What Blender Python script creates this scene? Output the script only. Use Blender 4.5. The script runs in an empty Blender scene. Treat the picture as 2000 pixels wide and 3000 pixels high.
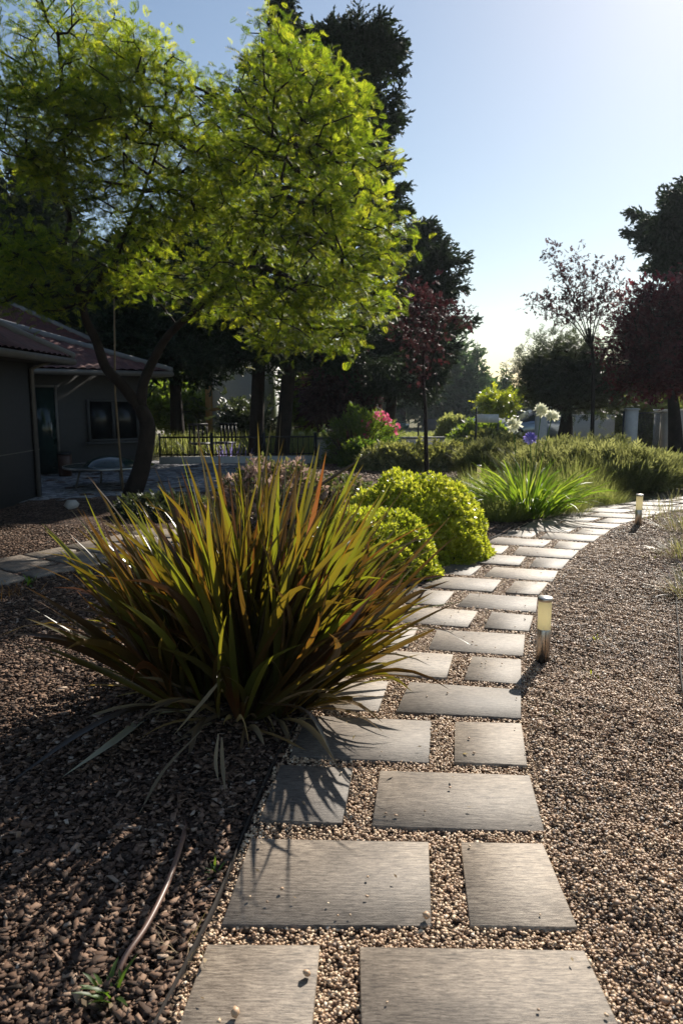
import bpy, math, random
import numpy as np
from mathutils import Vector, Matrix

R = math.radians
rng = np.random.default_rng(11)
random.seed(5)
sc = bpy.context.scene
COL = sc.collection

# ------------------------------------------------------------------ camera, sky, sun, exposure
FPX, CAMH = 2133.0, 1.5
PITCH = math.atan(330 / FPX)
cam_d = bpy.data.cameras.new('camera')
cam = bpy.data.objects.new('camera', cam_d)
COL.objects.link(cam)
cam.location = (0, 0, CAMH)
cam.rotation_euler = (R(90) - PITCH, 0, 0)
cam_d.sensor_fit = 'VERTICAL'
cam_d.sensor_height = 36.0
cam_d.sensor_width = 24.0
cam_d.lens = 36.0 * FPX / 3000.0
cam_d.clip_start = 0.05
cam_d.clip_end = 3000
cam_d.dof.use_dof = True
cam_d.dof.focus_distance = 4.2
cam_d.dof.aperture_fstop = 5.6
sc.camera = cam
sc.render.resolution_x, sc.render.resolution_y = 682, 1024

SUN_EL, SUN_AZ = R(33.7), R(28.5)
world = bpy.data.worlds.new('World')
sc.world = world
world.use_nodes = True
nt = world.node_tree
bg = nt.nodes['Background']
sky = nt.nodes.new('ShaderNodeTexSky')
sky.sky_type = 'NISHITA'
sky.sun_disc = False
sky.sun_elevation = SUN_EL
sky.sun_rotation = SUN_AZ
sky.air_density = 1.15
sky.dust_density = 0.42
sky.ozone_density = 1.0
nt.links.new(sky.outputs[0], bg.inputs[0])
bg.inputs[1].default_value = 0.064
sun_d = bpy.data.lights.new('sun', 'SUN')
sun = bpy.data.objects.new('sun', sun_d)
COL.objects.link(sun)
sun_d.energy = 5.0
sun_d.angle = R(0.5)
sun_d.color = (1.0, 0.93, 0.82)
SUNV = Vector((math.sin(SUN_AZ) * math.cos(SUN_EL), math.cos(SUN_AZ) * math.cos(SUN_EL), math.sin(SUN_EL)))
sun.rotation_euler = SUNV.to_track_quat('Z', 'Y').to_euler()
sc.view_settings.view_transform = 'Standard'
sc.view_settings.look = 'None'
sc.view_settings.exposure = 0.75
sc.view_settings.gamma = 1.0
sc.cycles.use_denoising = True
sc.cycles.max_bounces = 6
sc.cycles.diffuse_bounces = 3
sc.cycles.glossy_bounces = 2
sc.cycles.transmission_bounces = 4
sc.cycles.sample_clamp_indirect = 6.0

# ------------------------------------------------------------------ measuring helpers (photo pixel -> place)
def hgt(x, y):
    """terrain height: level garden that falls away gently beyond it"""
    y = np.asarray(y, float)
    t = np.clip((y - 15.0) / 42.0, 0, 1)
    return -1.2 * t * t * (3 - 2 * t)

def ray(u, v):
    dx = (u - 1000) / FPX; dy = -(v - 1500) / FPX
    return dx, math.cos(PITCH) + dy * math.sin(PITCH), -math.sin(PITCH) + dy * math.cos(PITCH)

def G(u, v, z=0.0):
    dx, Y, Z = ray(u, v)
    t = (z - CAMH) / Z
    for _ in range(12):
        t = (float(hgt(0, Y * t)) + z - CAMH) / Z
    return Vector((dx * t, Y * t, float(hgt(0, Y * t)) + z))

def at(u, v, y):
    dx, Y, Z = ray(u, v)
    t = y / Y
    return Vector((dx * t, y, CAMH + Z * t))

def mpp(y):           # metres per photo pixel at distance y
    return y / FPX

# ------------------------------------------------------------------ materials
def newmat(name):
    m = bpy.data.materials.new(name)
    m.use_nodes = True
    nt = m.node_tree
    return m, nt, nt.nodes['Principled BSDF'], nt.nodes, nt.links

def ramp(nodes, stops, interp='LINEAR'):
    r = nodes.new('ShaderNodeValToRGB')
    r.color_ramp.interpolation = interp
    e = r.color_ramp.elements
    while len(e) < len(stops): e.new(0.5)
    for i, (p, c) in enumerate(stops):
        e[i].position = p
        e[i].color = (c[0], c[1], c[2], 1)
    return r

def noise(nodes, links, scale, detail=4, vec=None, rough=0.6):
    n = nodes.new('ShaderNodeTexNoise')
    n.inputs['Scale'].default_value = scale
    n.inputs['Detail'].default_value = detail
    n.inputs['Roughness'].default_value = rough
    if vec is not None: links.new(vec, n.inputs['Vector'])
    return n

def m_plain(name, col, rough=0.6, metal=0.0, bump=0.0, bscale=40, var=0.15, spec=0.5):
    m, nt, b, N, L = newmat(name)
    tc = N.new('ShaderNodeTexCoord')
    n = noise(N, L, bscale * 0.25, 5, tc.outputs['Object'])
    r = ramp(N, [(0.3, [c * (1 - var) for c in col]), (0.7, [min(1, c * (1 + var)) for c in col])])
    L.new(n.outputs[0], r.inputs[0]); L.new(r.outputs[0], b.inputs['Base Color'])
    b.inputs['Roughness'].default_value = rough
    b.inputs['Metallic'].default_value = metal
    b.inputs['Specular IOR Level'].default_value = spec
    if bump:
        n2 = noise(N, L, bscale, 4, tc.outputs['Object'])
        bp = N.new('ShaderNodeBump'); bp.inputs['Strength'].default_value = bump
        bp.inputs['Distance'].default_value = 0.02
        L.new(n2.outputs[0], bp.inputs['Height']); L.new(bp.outputs[0], b.inputs['Normal'])
    return m

def m_leaf(name, stops, trans=0.45, tcol=None, rough=0.45, spec=0.4, edge=None):
    m, nt, b, N, L = newmat(name)
    a = N.new('ShaderNodeAttribute'); a.attribute_name = 'tint'
    r = ramp(N, stops)
    L.new(a.outputs['Fac'], r.inputs[0])
    col = r.outputs[0]
    r2 = ramp(N, tcol or [(p, [min(1, c[0] * 3.2), min(1, c[1] * 3.0), min(1, c[2] * 1.2)]) for p, c in stops])
    L.new(a.outputs['Fac'], r2.inputs[0])
    tc2 = r2.outputs[0]
    if edge:
        ae = N.new('ShaderNodeAttribute'); ae.attribute_name = 'edge'
        for which in (0, 1):
            mx = N.new('ShaderNodeMix'); mx.data_type = 'RGBA'
            L.new(ae.outputs['Fac'], mx.inputs[0])
            L.new(col if which == 0 else tc2, mx.inputs[6])
            mx.inputs[7].default_value = (*edge[which], 1)
            if which == 0: col = mx.outputs[2]
            else: tc2 = mx.outputs[2]
    L.new(col, b.inputs['Base Color'])
    b.inputs['Roughness'].default_value = rough
    b.inputs['Specular IOR Level'].default_value = spec
    t = N.new('ShaderNodeBsdfTranslucent'); L.new(tc2, t.inputs[0])
    mix = N.new('ShaderNodeMixShader'); mix.inputs[0].default_value = trans
    L.new(b.outputs[0], mix.inputs[1]); L.new(t.outputs[0], mix.inputs[2])
    L.new(mix.outputs[0], N['Material Output'].inputs[0])
    return m

def m_tinted(name, stops, rough=0.8, spec=0.3, bump=0.3, bscale=120):
    m, nt, b, N, L = newmat(name)
    a = N.new('ShaderNodeAttribute'); a.attribute_name = 'tint'
    r = ramp(N, stops); L.new(a.outputs['Fac'], r.inputs[0])
    L.new(r.outputs[0], b.inputs['Base Color'])
    b.inputs['Roughness'].default_value = rough
    b.inputs['Specular IOR Level'].default_value = spec
    if bump:
        tc = N.new('ShaderNodeTexCoord')
        n2 = noise(N, L, bscale, 3, tc.outputs['Object'])
        bp = N.new('ShaderNodeBump'); bp.inputs['Strength'].default_value = bump
        bp.inputs['Distance'].default_value = 0.004
        L.new(n2.outputs[0], bp.inputs['Height']); L.new(bp.outputs[0], b.inputs['Normal'])
    return m

def m_ground(name, stops, scale, cell=None, rough=0.95, bump=0.6, dist=0.02, big=0.6, spec=0.2, streak=None):
    """stony / earthy ground: fine cells coloured at random plus slow patches"""
    m, nt, b, N, L = newmat(name)
    tc = N.new('ShaderNodeTexCoord')
    vec = tc.outputs['Object']
    v = N.new('ShaderNodeTexVoronoi'); v.inputs['Scale'].default_value = scale
    L.new(vec, v.inputs['Vector'])
    sep = N.new('ShaderNodeSeparateColor'); L.new(v.outputs['Color'], sep.inputs[0])
    n = noise(N, L, big, 4, vec)
    ma = N.new('ShaderNodeMath'); ma.operation = 'MULTIPLY_ADD'
    L.new(n.outputs[0], ma.inputs[0]); ma.inputs[1].default_value = 0.5; 
    m2 = N.new('ShaderNodeMath'); m2.operation = 'MULTIPLY'; L.new(sep.outputs[0], m2.inputs[0]); m2.inputs[1].default_value = 0.55
    L.new(m2.outputs[0], ma.inputs[2])
    r = ramp(N, stops); L.new(ma.outputs[0], r.inputs[0])
    L.new(r.outputs[0], b.inputs['Base Color'])
    b.inputs['Roughness'].default_value = rough
    b.inputs['Specular IOR Level'].default_value = spec
    if bump:
        bp = N.new('ShaderNodeBump'); bp.inputs['Strength'].default_value = bump
        bp.inputs['Distance'].default_value = dist; bp.invert = True
        L.new(v.outputs['Distance'], bp.inputs['Height']); L.new(bp.outputs[0], b.inputs['Normal'])
    return m

def m_slab():
    m, nt, b, N, L = newmat('weathered_slab')
    tc = N.new('ShaderNodeTexCoord'); oi = N.new('ShaderNodeObjectInfo')
    off = N.new('ShaderNodeVectorMath'); off.operation = 'SCALE'
    comb = N.new('ShaderNodeCombineXYZ')
    for i in range(3): L.new(oi.outputs['Random'], comb.inputs[i])
    L.new(comb.outputs[0], off.inputs[0]); off.inputs[3].default_value = 37.0
    add = N.new('ShaderNodeVectorMath'); add.operation = 'ADD'
    L.new(tc.outputs['Object'], add.inputs[0]); L.new(off.outputs[0], add.inputs[1])
    mp = N.new('ShaderNodeMapping'); mp.inputs['Scale'].default_value = (20, 150, 20)
    L.new(add.outputs[0], mp.inputs[0])
    g = noise(N, L, 1.0, 6, mp.outputs[0], 0.7); g.inputs['Distortion'].default_value = 0.4
    mp2 = N.new('ShaderNodeMapping'); mp2.inputs['Scale'].default_value = (60, 300, 60)
    L.new(add.outputs[0], mp2.inputs[0])
    g2 = noise(N, L, 1.0, 4, mp2.outputs[0], 0.75)
    p = noise(N, L, 3.2, 8, add.outputs[0], .7)
    r = ramp(N, [(0.30, (0.045, 0.035, 0.028)), (0.42, (0.17, 0.138, 0.108)), (0.56, (0.30, 0.252, 0.2)), (0.75, (0.44, 0.38, 0.305))])
    L.new(g.outputs[0], r.inputs[0])
    r2 = ramp(N, [(0.3, (0.35, 0.34, 0.33)), (0.47, (0.9, 0.9, 0.9)), (0.75, (1.15, 1.15, 1.15))])
    L.new(g2.outputs[0], r2.inputs[0])
    r3 = ramp(N, [(0.3, (0.5, 0.48, 0.47)), (0.5, (0.9, 0.88, 0.86)), (0.7, (1.15, 1.13, 1.1))])
    L.new(p.outputs[0], r3.inputs[0])
    r4 = ramp(N, [(0.0, (0.68, 0.68, 0.70)), (1.0, (1.2, 1.17, 1.13))]); L.new(oi.outputs['Random'], r4.inputs[0])
    cur = r.outputs[0]
    for rr in (r2, r3, r4):
        mx = N.new('ShaderNodeMix'); mx.data_type = 'RGBA'; mx.blend_type = 'MULTIPLY'; mx.inputs[0].default_value = 1
        L.new(cur, mx.inputs[6]); L.new(rr.outputs[0], mx.inputs[7]); cur = mx.outputs[2]
    L.new(cur, b.inputs['Base Color'])
    b.inputs['Roughness'].default_value = 0.62
    b.inputs['Specular IOR Level'].default_value = 0.4
    bp = N.new('ShaderNodeBump'); bp.inputs['Strength'].default_value = 0.55; bp.inputs['Distance'].default_value = 0.004
    L.new(g.outputs[0], bp.inputs['Height']); L.new(bp.outputs[0], b.inputs['Normal'])
    return m

M = {}
M['slab'] = m_slab()
M['pebble'] = m_tinted('gravel_stone', [(0, (0.06, 0.045, 0.035)), (0.2, (0.22, 0.135, 0.08)), (0.45, (0.46, 0.29, 0.17)), (0.7, (0.6, 0.43, 0.27)), (0.88, (0.78, 0.6, 0.4)), (1, (0.88, 0.8, 0.66))], 0.5, 0.5, 0.2, 200)
M['chip'] = m_tinted('bark_chip', [(0, (0.02, 0.014, 0.01)), (0.3, (0.06, 0.036, 0.024)), (0.55, (0.14, 0.08, 0.05)), (0.78, (0.26, 0.165, 0.11)), (0.92, (0.36, 0.27, 0.2)), (1, (0.45, 0.37, 0.3))], 0.75, 0.25, 0.4, 160)
M['gravel'] = m_ground('gravel_bed', [(0.25, (0.06, 0.045, 0.034)), (0.5, (0.24, 0.165, 0.11)), (0.68, (0.4, 0.3, 0.21)), (0.85, (0.6, 0.48, 0.36))], 85, bump=1.0, dist=0.03)
M['mulch'] = m_ground('mulch_bed', [(0.25, (0.02, 0.013, 0.01)), (0.5, (0.075, 0.046, 0.033)), (0.7, (0.15, 0.095, 0.068)), (0.85, (0.26, 0.18, 0.14))], 38, bump=1.0, dist=0.04)
M['cobble'] = m_ground('cobbles', [(0.25, (0.08, 0.08, 0.09)), (0.55, (0.2, 0.2, 0.21)), (0.85, (0.36, 0.36, 0.36))], 11, bump=1.0, dist=0.05)
M['asphalt'] = m_ground('asphalt', [(0.25, (0.035, 0.036, 0.04)), (0.8, (0.07, 0.07, 0.075))], 90, bump=0.4, dist=0.01, rough=0.7)
M['road'] = m_ground('pale_road', [(0.25, (0.25, 0.22, 0.18)), (0.8, (0.4, 0.36, 0.3))], 20, bump=0.3, dist=0.01)
M['earth'] = m_ground('dry_earth', [(0.2, (0.05, 0.05, 0.022)), (0.5, (0.11, 0.105, 0.045)), (0.8, (0.2, 0.17, 0.09))], 9, bump=0.8, dist=0.08, big=0.35)
M['bark'] = m_plain('grey_brown_bark', (0.055, 0.04, 0.03), 0.9, bump=0.9, bscale=35, var=0.45, spec=0.2)
M['darkbark'] = m_plain('dark_bark', (0.025, 0.019, 0.016), 0.9, bump=0.9, bscale=25, var=0.4, spec=0.15)
M['steel'] = m_plain('brushed_steel', (0.5, 0.47, 0.44), 0.33, 1.0, var=0.12, bscale=60)
M['black'] = m_plain('black_iron', (0.012, 0.012, 0.013), 0.5, 0.2, var=0.2)
M['wall'] = m_plain('shade_darkened_wall', (0.07, 0.07, 0.072), 0.9, bump=0.25, bscale=60, var=0.06, spec=0.1)  # white wall's deep shade is put into this dark base colour
M['pier'] = m_plain('painted_pier', (0.5, 0.48, 0.45), 0.9, bump=0.3, bscale=50, var=0.1, spec=0.1)
M['white'] = m_plain('white_plaster', (0.7, 0.69, 0.66), 0.85, bump=0.2, bscale=60, var=0.06)
M['ochre'] = m_plain('ochre_plaster', (0.42, 0.23, 0.08), 0.85, bump=0.2, bscale=60, var=0.1)
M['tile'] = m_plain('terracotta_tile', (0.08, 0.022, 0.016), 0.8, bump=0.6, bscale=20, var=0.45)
M['ridge'] = m_plain('mortar_ridge', (0.15, 0.15, 0.15), 0.9, bump=0.4, bscale=20, var=0.15)
M['frame'] = m_plain('grey_metal_frame', (0.14, 0.13, 0.12), 0.5, 0.2)
M['glass'] = m_plain('dark_window_glass', (0.006, 0.007, 0.008), 0.3, 0, var=0.05)
M['greenglass'] = m_plain('green_door_glass', (0.015, 0.03, 0.028), 0.15, 0, var=0.2)
M['shutter'] = m_plain('grey_shutter', (0.34, 0.34, 0.33), 0.6, 0.0, var=0.06)
M['bin'] = m_plain('brown_bin', (0.06, 0.025, 0.015), 0.5)
M['hose'] = m_plain('brown_rubber_hose', (0.16, 0.09, 0.065), 0.42, var=0.2, bscale=60)
M['edging'] = m_plain('dark_edging_strip', (0.025, 0.02, 0.017), 0.8, 0.0, spec=.2)
M['sign'] = m_plain('pale_sign_board', (0.75, 0.73, 0.7), 0.7)
M['stone'] = m_plain('pale_rock', (0.45, 0.42, 0.38), 0.9, bump=0.8, bscale=18, var=0.2)
M['carbody1'] = m_plain('silver_blue_paint', (0.3, 0.36, 0.42), 0.22, 0.5, var=0.03)
M['carbody2'] = m_plain('dark_green_paint', (0.012, 0.06, 0.045), 0.22, 0.2, var=0.03)
M['tyre'] = m_plain('tyre_rubber', (0.02, 0.02, 0.02), 0.85)
M['lampglass'] = m_plain('headlight_glass', (0.7, 0.7, 0.7), 0.15)
M['tan'] = m_plain('tan_stake', (0.2, 0.14, 0.08), 0.8, var=0.3)

def m_diffuser():
    m, nt, b, N, L = newmat('cream_diffuser')
    b.inputs['Base Color'].default_value = (0.8, 0.74, 0.55, 1)
    b.inputs['Roughness'].default_value = 0.35
    t = N.new('ShaderNodeBsdfTranslucent'); t.inputs[0].default_value = (0.97, 0.9, 0.64, 1)
    mix = N.new('ShaderNodeMixShader'); mix.inputs[0].default_value = 0.62
    L.new(b.outputs[0], mix.inputs[1]); L.new(t.outputs[0], mix.inputs[2])
    L.new(mix.outputs[0], N['Material Output'].inputs[0])
    return m
M['diffuser'] = m_diffuser()

def gl(a, bb, c, lo=0.6, hi=1.5):
    return [(0, (a * lo, bb * lo, c * lo)), (0.5, (a, bb, c)), (1, (a * hi, bb * hi, c * hi))]
M['jac'] = m_leaf('feathery_leaf', gl(0.03, 0.045, 0.01), 0.5, [(0, (0.1, 0.18, 0.012)), (0.45, (0.32, 0.44, 0.02)), (0.8, (0.7, 0.76, 0.04)), (1, (0.85, 0.82, 0.06))], 0.5, 0.3)
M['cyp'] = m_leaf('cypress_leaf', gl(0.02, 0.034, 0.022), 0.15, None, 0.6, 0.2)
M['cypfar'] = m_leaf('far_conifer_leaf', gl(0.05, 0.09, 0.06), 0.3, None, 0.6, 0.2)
M['plum'] = m_leaf('purple_leaf', [(0, (0.026, 0.013, 0.015)), (0.5, (0.055, 0.024, 0.028)), (1, (0.13, 0.08, 0.08))], 0.22, [(0, (0.07, 0.018, 0.022)), (0.5, (0.13, 0.035, 0.04)), (1, (0.22, 0.09, 0.085))], 0.65, 0.2)
M['plumdark'] = m_leaf('dark_purple_leaf', [(0, (0.02, 0.007, 0.01)), (0.5, (0.075, 0.016, 0.024)), (1, (0.17, 0.07, 0.075))], 0.32, [(0, (0.14, 0.01, 0.02)), (0.5, (0.32, 0.03, 0.05)), (1, (0.45, 0.1, 0.1))], 0.5, 0.3)
M['olive'] = m_leaf('olive_leaf', gl(0.04, 0.055, 0.038), 0.2, None, 0.45, 0.4)
M['green'] = m_leaf('fresh_green_leaf', gl(0.05, 0.09, 0.02), 0.45, [(0, (0.12, 0.22, 0.02)), (1, (0.45, 0.55, 0.05))], 0.45, 0.4)
M['lime'] = m_leaf('lime_leaf', [(0, (0.09, 0.13, 0.012)), (0.5, (0.24, 0.28, 0.025)), (1, (0.44, 0.46, 0.09))], 0.42, [(0, (0.25, 0.36, 0.01)), (0.5, (0.62, 0.68, 0.03)), (1, (0.92, 0.88, 0.1))], 0.33, 0.6)
M['flax'] = m_leaf('bronze_strap_leaf', [(0, (0.03, 0.017, 0.01)), (0.3, (0.04, 0.03, 0.012)), (0.6, (0.045, 0.045, 0.014)), (0.88, (0.06, 0.065, 0.018)), (0.94, (0.1, 0.04, 0.015)), (1, (0.16, 0.09, 0.035))], 0.32,
    [(0, (0.09, 0.04, 0.014)), (0.25, (0.2, 0.115, 0.014)), (0.5, (0.3, 0.22, 0.016)), (0.7, (0.33, 0.32, 0.02)), (0.9, (0.36, 0.4, 0.02)), (0.95, (0.55, 0.16, 0.02)), (1, (0.6, 0.34, 0.12))], 0.28, 0.6, edge=((0.1, 0.03, 0.012), (0.6, 0.14, 0.02)))
M['deadleaf'] = m_leaf('dried_strap_leaf', [(0, (0.13, 0.09, 0.055)), (1, (0.33, 0.26, 0.17))], 0.25, None, 0.8, 0.2)
M['strap'] = m_leaf('bright_strap_leaf', gl(0.055, 0.105, 0.02), 0.42, [(0, (0.13, 0.24, 0.015)), (0.5, (0.25, 0.4, 0.02)), (1, (0.5, 0.62, 0.05))], 0.45, 0.4)
M['grass'] = m_leaf('fine_grass_leaf', gl(0.085, 0.11, 0.035), 0.45, [(0, (0.24, 0.3, 0.05)), (1, (0.6, 0.6, 0.18))], 0.5, 0.3)
M['rosemary'] = m_leaf('grey_green_needle', gl(0.075, 0.09, 0.035), 0.42, [(0, (0.18, 0.2, 0.05)), (1, (0.5, 0.5, 0.17))], 0.55, 0.3)
M['pale'] = m_leaf('variegated_leaf', [(0, (0.05, 0.065, 0.03)), (0.5, (0.12, 0.13, 0.06)), (1, (0.4, 0.36, 0.25))], 0.3, None, 0.5, 0.4)
M['pinkleaf'] = m_leaf('pink_bract', [(0, (0.05, 0.075, 0.03)), (0.45, (0.1, 0.1, 0.05)), (0.6, (0.34, 0.22, 0.18)), (1, (0.62, 0.47, 0.42))], 0.35, [(0, (0.15, 0.2, 0.04)), (0.45, (0.2, 0.22, 0.05)), (0.6, (0.5, 0.32, 0.25)), (1, (0.8, 0.62, 0.52))], 0.5, 0.3)
M['pinkflower'] = m_leaf('pink_petal', [(0, (0.5, 0.05, 0.14)), (1, (0.75, 0.2, 0.32))], 0.4, [(0, (0.8, 0.08, 0.25)), (1, (0.95, 0.3, 0.45))])
M['whiteflower'] = m_leaf('white_petal', [(0, (0.6, 0.6, 0.42)), (1, (0.85, 0.84, 0.72))], 0.4, [(0, (0.75, 0.75, 0.5)), (1, (0.95, 0.95, 0.8))])
M['blueflower'] = m_leaf('violet_petal', [(0, (0.25, 0.2, 0.55)), (1, (0.45, 0.4, 0.8))], 0.4, [(0, (0.4, 0.32, 0.85)), (1, (0.6, 0.55, 0.98))])
M['orange'] = m_leaf('orange_leaf', [(0, (0.1, 0.045, 0.02)), (1, (0.4, 0.17, 0.04))], 0.4, None)
M['lav'] = m_leaf('lavender_stem', [(0, (0.09, 0.1, 0.06)), (0.6, (0.16, 0.16, 0.12)), (0.75, (0.2, 0.17, 0.3)), (1, (0.3, 0.26, 0.42))], 0.3, None)

# ------------------------------------------------------------------ object helpers
def tag(o, label=None, cat=None, group=None, kind=None):
    if label: o['label'] = label
    if cat: o['category'] = cat
    if group: o['group'] = group
    if kind: o['kind'] = kind
    elif label and cat and 'kind' not in o: o['kind'] = 'thing'
    return o

def thing(name, loc, label, cat, group=None, rz=0):
    o = bpy.data.objects.new(name, None)
    o.empty_display_size = 0.2
    COL.objects.link(o)
    o.location = loc; o.rotation_euler = (0, 0, rz)
    return tag(o, label, cat, group)

def mesh(name, V, F, mat, parent=None, tint=None, edge=None, smooth=False, local=False):
    """V (n,3) world coordinates (or local if local=True); F list of (m,k) index arrays."""
    V = np.asarray(V, float)
    me = bpy.data.meshes.new(name)
    me.vertices.add(len(V))
    if parent is not None and not local:
        mw = Matrix.Translation(parent_loc(parent)) @ parent_rot(parent)
        inv = np.array(mw.inverted())
        V = V @ inv[:3, :3].T + inv[:3, 3]
    me.vertices.foreach_set('co', V.astype(np.float32).ravel())
    F = [np.asarray(f, np.int32) for f in F if len(f)]
    idx = np.concatenate([f.ravel() for f in F])
    starts, s = [], 0
    for f in F:
        k = f.shape[1]
        starts.append(s + np.arange(len(f)) * k); s += f.size
    starts = np.concatenate(starts).astype(np.int32)
    me.loops.add(len(idx)); me.loops.foreach_set('vertex_index', idx)
    me.polygons.add(len(starts)); me.polygons.foreach_set('loop_start', starts)
    if smooth: me.polygons.foreach_set('use_smooth', np.ones(len(starts), bool))
    for nm, arr in (('tint', tint), ('edge', edge)):
        if arr is not None:
            at_ = me.attributes.new(nm, 'FLOAT', 'POINT')
            at_.data.foreach_set('value', np.clip(np.asarray(arr, np.float32), 0, 1))
    me.update(calc_edges=True)
    me.validate()
    me.materials.append(mat)
    o = bpy.data.objects.new(name, me)
    COL.objects.link(o)
    if parent is not None: o.parent = parent
    return o

def parent_loc(p):
    l = Vector(p.location)
    while p.parent: p = p.parent; l = l + Vector(p.location)
    return l
def parent_rot(p):
    while p.parent: p = p.parent
    return Matrix.Rotation(p.rotation_euler[2], 4, 'Z')

class MB:
    """collects simple solids"""
    def __init__(s): s.V = []; s.F4 = []; s.F3 = []; s.n = 0
    def add(s, V, quads=(), tris=()):
        V = np.asarray(V, float)
        s.V.append(V)
        if len(quads): s.F4.append(np.asarray(quads) + s.n)
        if len(tris): s.F3.append(np.asarray(tris) + s.n)
        s.n += len(V)
    def box(s, a, b, M4=None):
        x0, y0, z0 = a; x1, y1, z1 = b
        V = np.array([[x, y, z] for z in (z0, z1) for y in (y0, y1) for x in (x0, x1)], float)
        if M4 is not None: V = V @ np.array(M4)[:3, :3].T + np.array(M4)[:3, 3]
        s.add(V, [(0, 2, 3, 1), (4, 5, 7, 6), (0, 1, 5, 4), (2, 6, 7, 3), (0, 4, 6, 2), (1, 3, 7, 5)])
    def prism(s, poly, z0, z1, inset=0.0, dz=0.0):
        """poly ccw list of xy; optional small chamfer on the top"""
        P = np.array(poly, float); n = len(P)
        c = P.mean(0)
        rings = [(P, z0), (P, z1 - dz)]
        if inset: 
            d = P - c; L = np.linalg.norm(d, axis=1, keepdims=True)
            rings.append((c + d * (1 - inset / L), z1))
        V = np.concatenate([np.c_[p, np.full(n, z)] for p, z in rings])
        q = []
        for r in range(len(rings) - 1):
            for i in range(n):
                j = (i + 1) % n
                q.append((r * n + i, r * n + j, (r + 1) * n + j, (r + 1) * n + i))
        base = s.n
        s.add(V, q)
        top = (len(rings) - 1) * n
        if n == 4:
            s.F4.append(np.array([[base + top + i for i in range(4)], [base + 3 - i for i in range(4)]]))
        else:
            s.F3.append(np.array([[base + top, base + top + i, base + top + i + 1] for i in range(1, n - 1)] +
                                 [[base, base + i + 1, base + i] for i in range(1, n - 1)]))
    def tube(s, pts, rad, seg=8, cap=True):
        pts = np.asarray(pts, float); n = len(pts)
        rad = np.broadcast_to(np.asarray(rad, float), (n,))
        T = np.gradient(pts, axis=0); T /= np.linalg.norm(T, axis=1, keepdims=True) + 1e-9
        ref = np.array([0.0, 0, 1]) if abs(T[0][2]) < 0.9 else np.array([1.0, 0, 0])
        V = []
        for i in range(n):
            a = np.cross(T[i], ref); a /= np.linalg.norm(a) + 1e-9
            b = np.cross(T[i], a); ref = np.cross(a, T[i]) * 1.0
            ref = b * -1 if False else ref
            for k in range(seg):
                t = 2 * math.pi * k / seg
                V.append(pts[i] + rad[i] * (a * math.cos(t) + b * math.sin(t)))
        q = [(i * seg + k, i * seg + (k + 1) % seg, (i + 1) * seg + (k + 1) % seg, (i + 1) * seg + k) for i in range(n - 1) for k in range(seg)]
        base = s.n
        tr = []
        if cap:
            V = V + [pts[0], pts[-1]]
            for k in range(seg):
                tr.append((n * seg, (k + 1) % seg, k))
                tr.append((n * seg + 1, (n - 1) * seg + k, (n - 1) * seg + (k + 1) % seg))
        s.add(V, q, tr)
    def lathe(s, c, prof, seg=24):
        """prof list of (r,z) from bottom to top about vertical axis at c"""
        V = []
        for r, z in prof:
            for k in range(seg):
                t = 2 * math.pi * k / seg
                V.append((c[0] + r * math.cos(t), c[1] + r * math.sin(t), c[2] + z))
        q = [(i * seg + k, i * seg + (k + 1) % seg, (i + 1) * seg + (k + 1) % seg, (i + 1) * seg + k) for i in range(len(prof) - 1) for k in range(seg)]
        s.add(V, q)
    def build(s, name, mat, parent=None, smooth=False, local=False, tint=None):
        F = []
        if s.F4: F.append(np.concatenate(s.F4))
        if s.F3: F.append(np.concatenate(s.F3))
        return mesh(name, np.concatenate(s.V), F, mat, parent, smooth=smooth, local=local, tint=tint)

# ------------------------------------------------------------------ scatter machinery
def unit(v): return v / (np.linalg.norm(v, axis=-1, keepdims=True) + 1e-9)

def rand_dirs(n, up=0.0, r=rng):
    v = unit(r.normal(size=(n, 3)))
    v[:, 2] += up
    return unit(v)

def scatter(T, P, D, S, roll=None, tint=None, r=rng, N=None):
    """T=(verts,quads,tt): leaf template pointing along +Y with normal +Z. P points, D directions, S sizes."""
    tV, tF, tt = T
    n = len(P); D = unit(D)
    up = np.tile([0.0, 0, 1], (n, 1)) if N is None else N
    X = unit(np.cross(D, up) + 1e-6)
    Z = np.cross(X, D)
    if roll is None: roll = r.uniform(-0.7, 0.7, n)
    c, s = np.cos(roll)[:, None], np.sin(roll)[:, None]
    X2 = X * c + Z * s; Z2 = -X * s + Z * c
    S = np.broadcast_to(np.asarray(S, float), (n,))
    V = (P[:, None, :] + S[:, None, None] * (tV[None, :, 0, None] * X2[:, None, :] + tV[None, :, 1, None] * D[:, None, :] + tV[None, :, 2, None] * Z2[:, None, :])).reshape(-1, 3)
    F = (tF[None] + (np.arange(n) * len(tV))[:, None, None]).reshape(-1, tF.shape[1])
    if tint is None: tint = r.uniform(0, 1, n)
    tn = (tint[:, None] + tt[None, :]).reshape(-1)
    return V, F, tn

def diamond(base, tip, w, lift=0.0):
    base = np.array(base, float); tip = np.array(tip, float)
    d = tip - base; side = np.array([d[1], -d[0], 0]); side = side / (np.linalg.norm(side) + 1e-9) * w / 2
    mid = base + d * 0.45 + np.array([0, 0, lift])
    return [base, mid + side, tip, mid - side]

def template(dias, tints=None):
    V = np.concatenate([np.array(d) for d in dias]); n = len(dias)
    F = np.arange(4 * n).reshape(n, 4)
    tt = np.repeat(np.zeros(n) if tints is None else np.array(tints), 4)
    return V, F, tt

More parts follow.
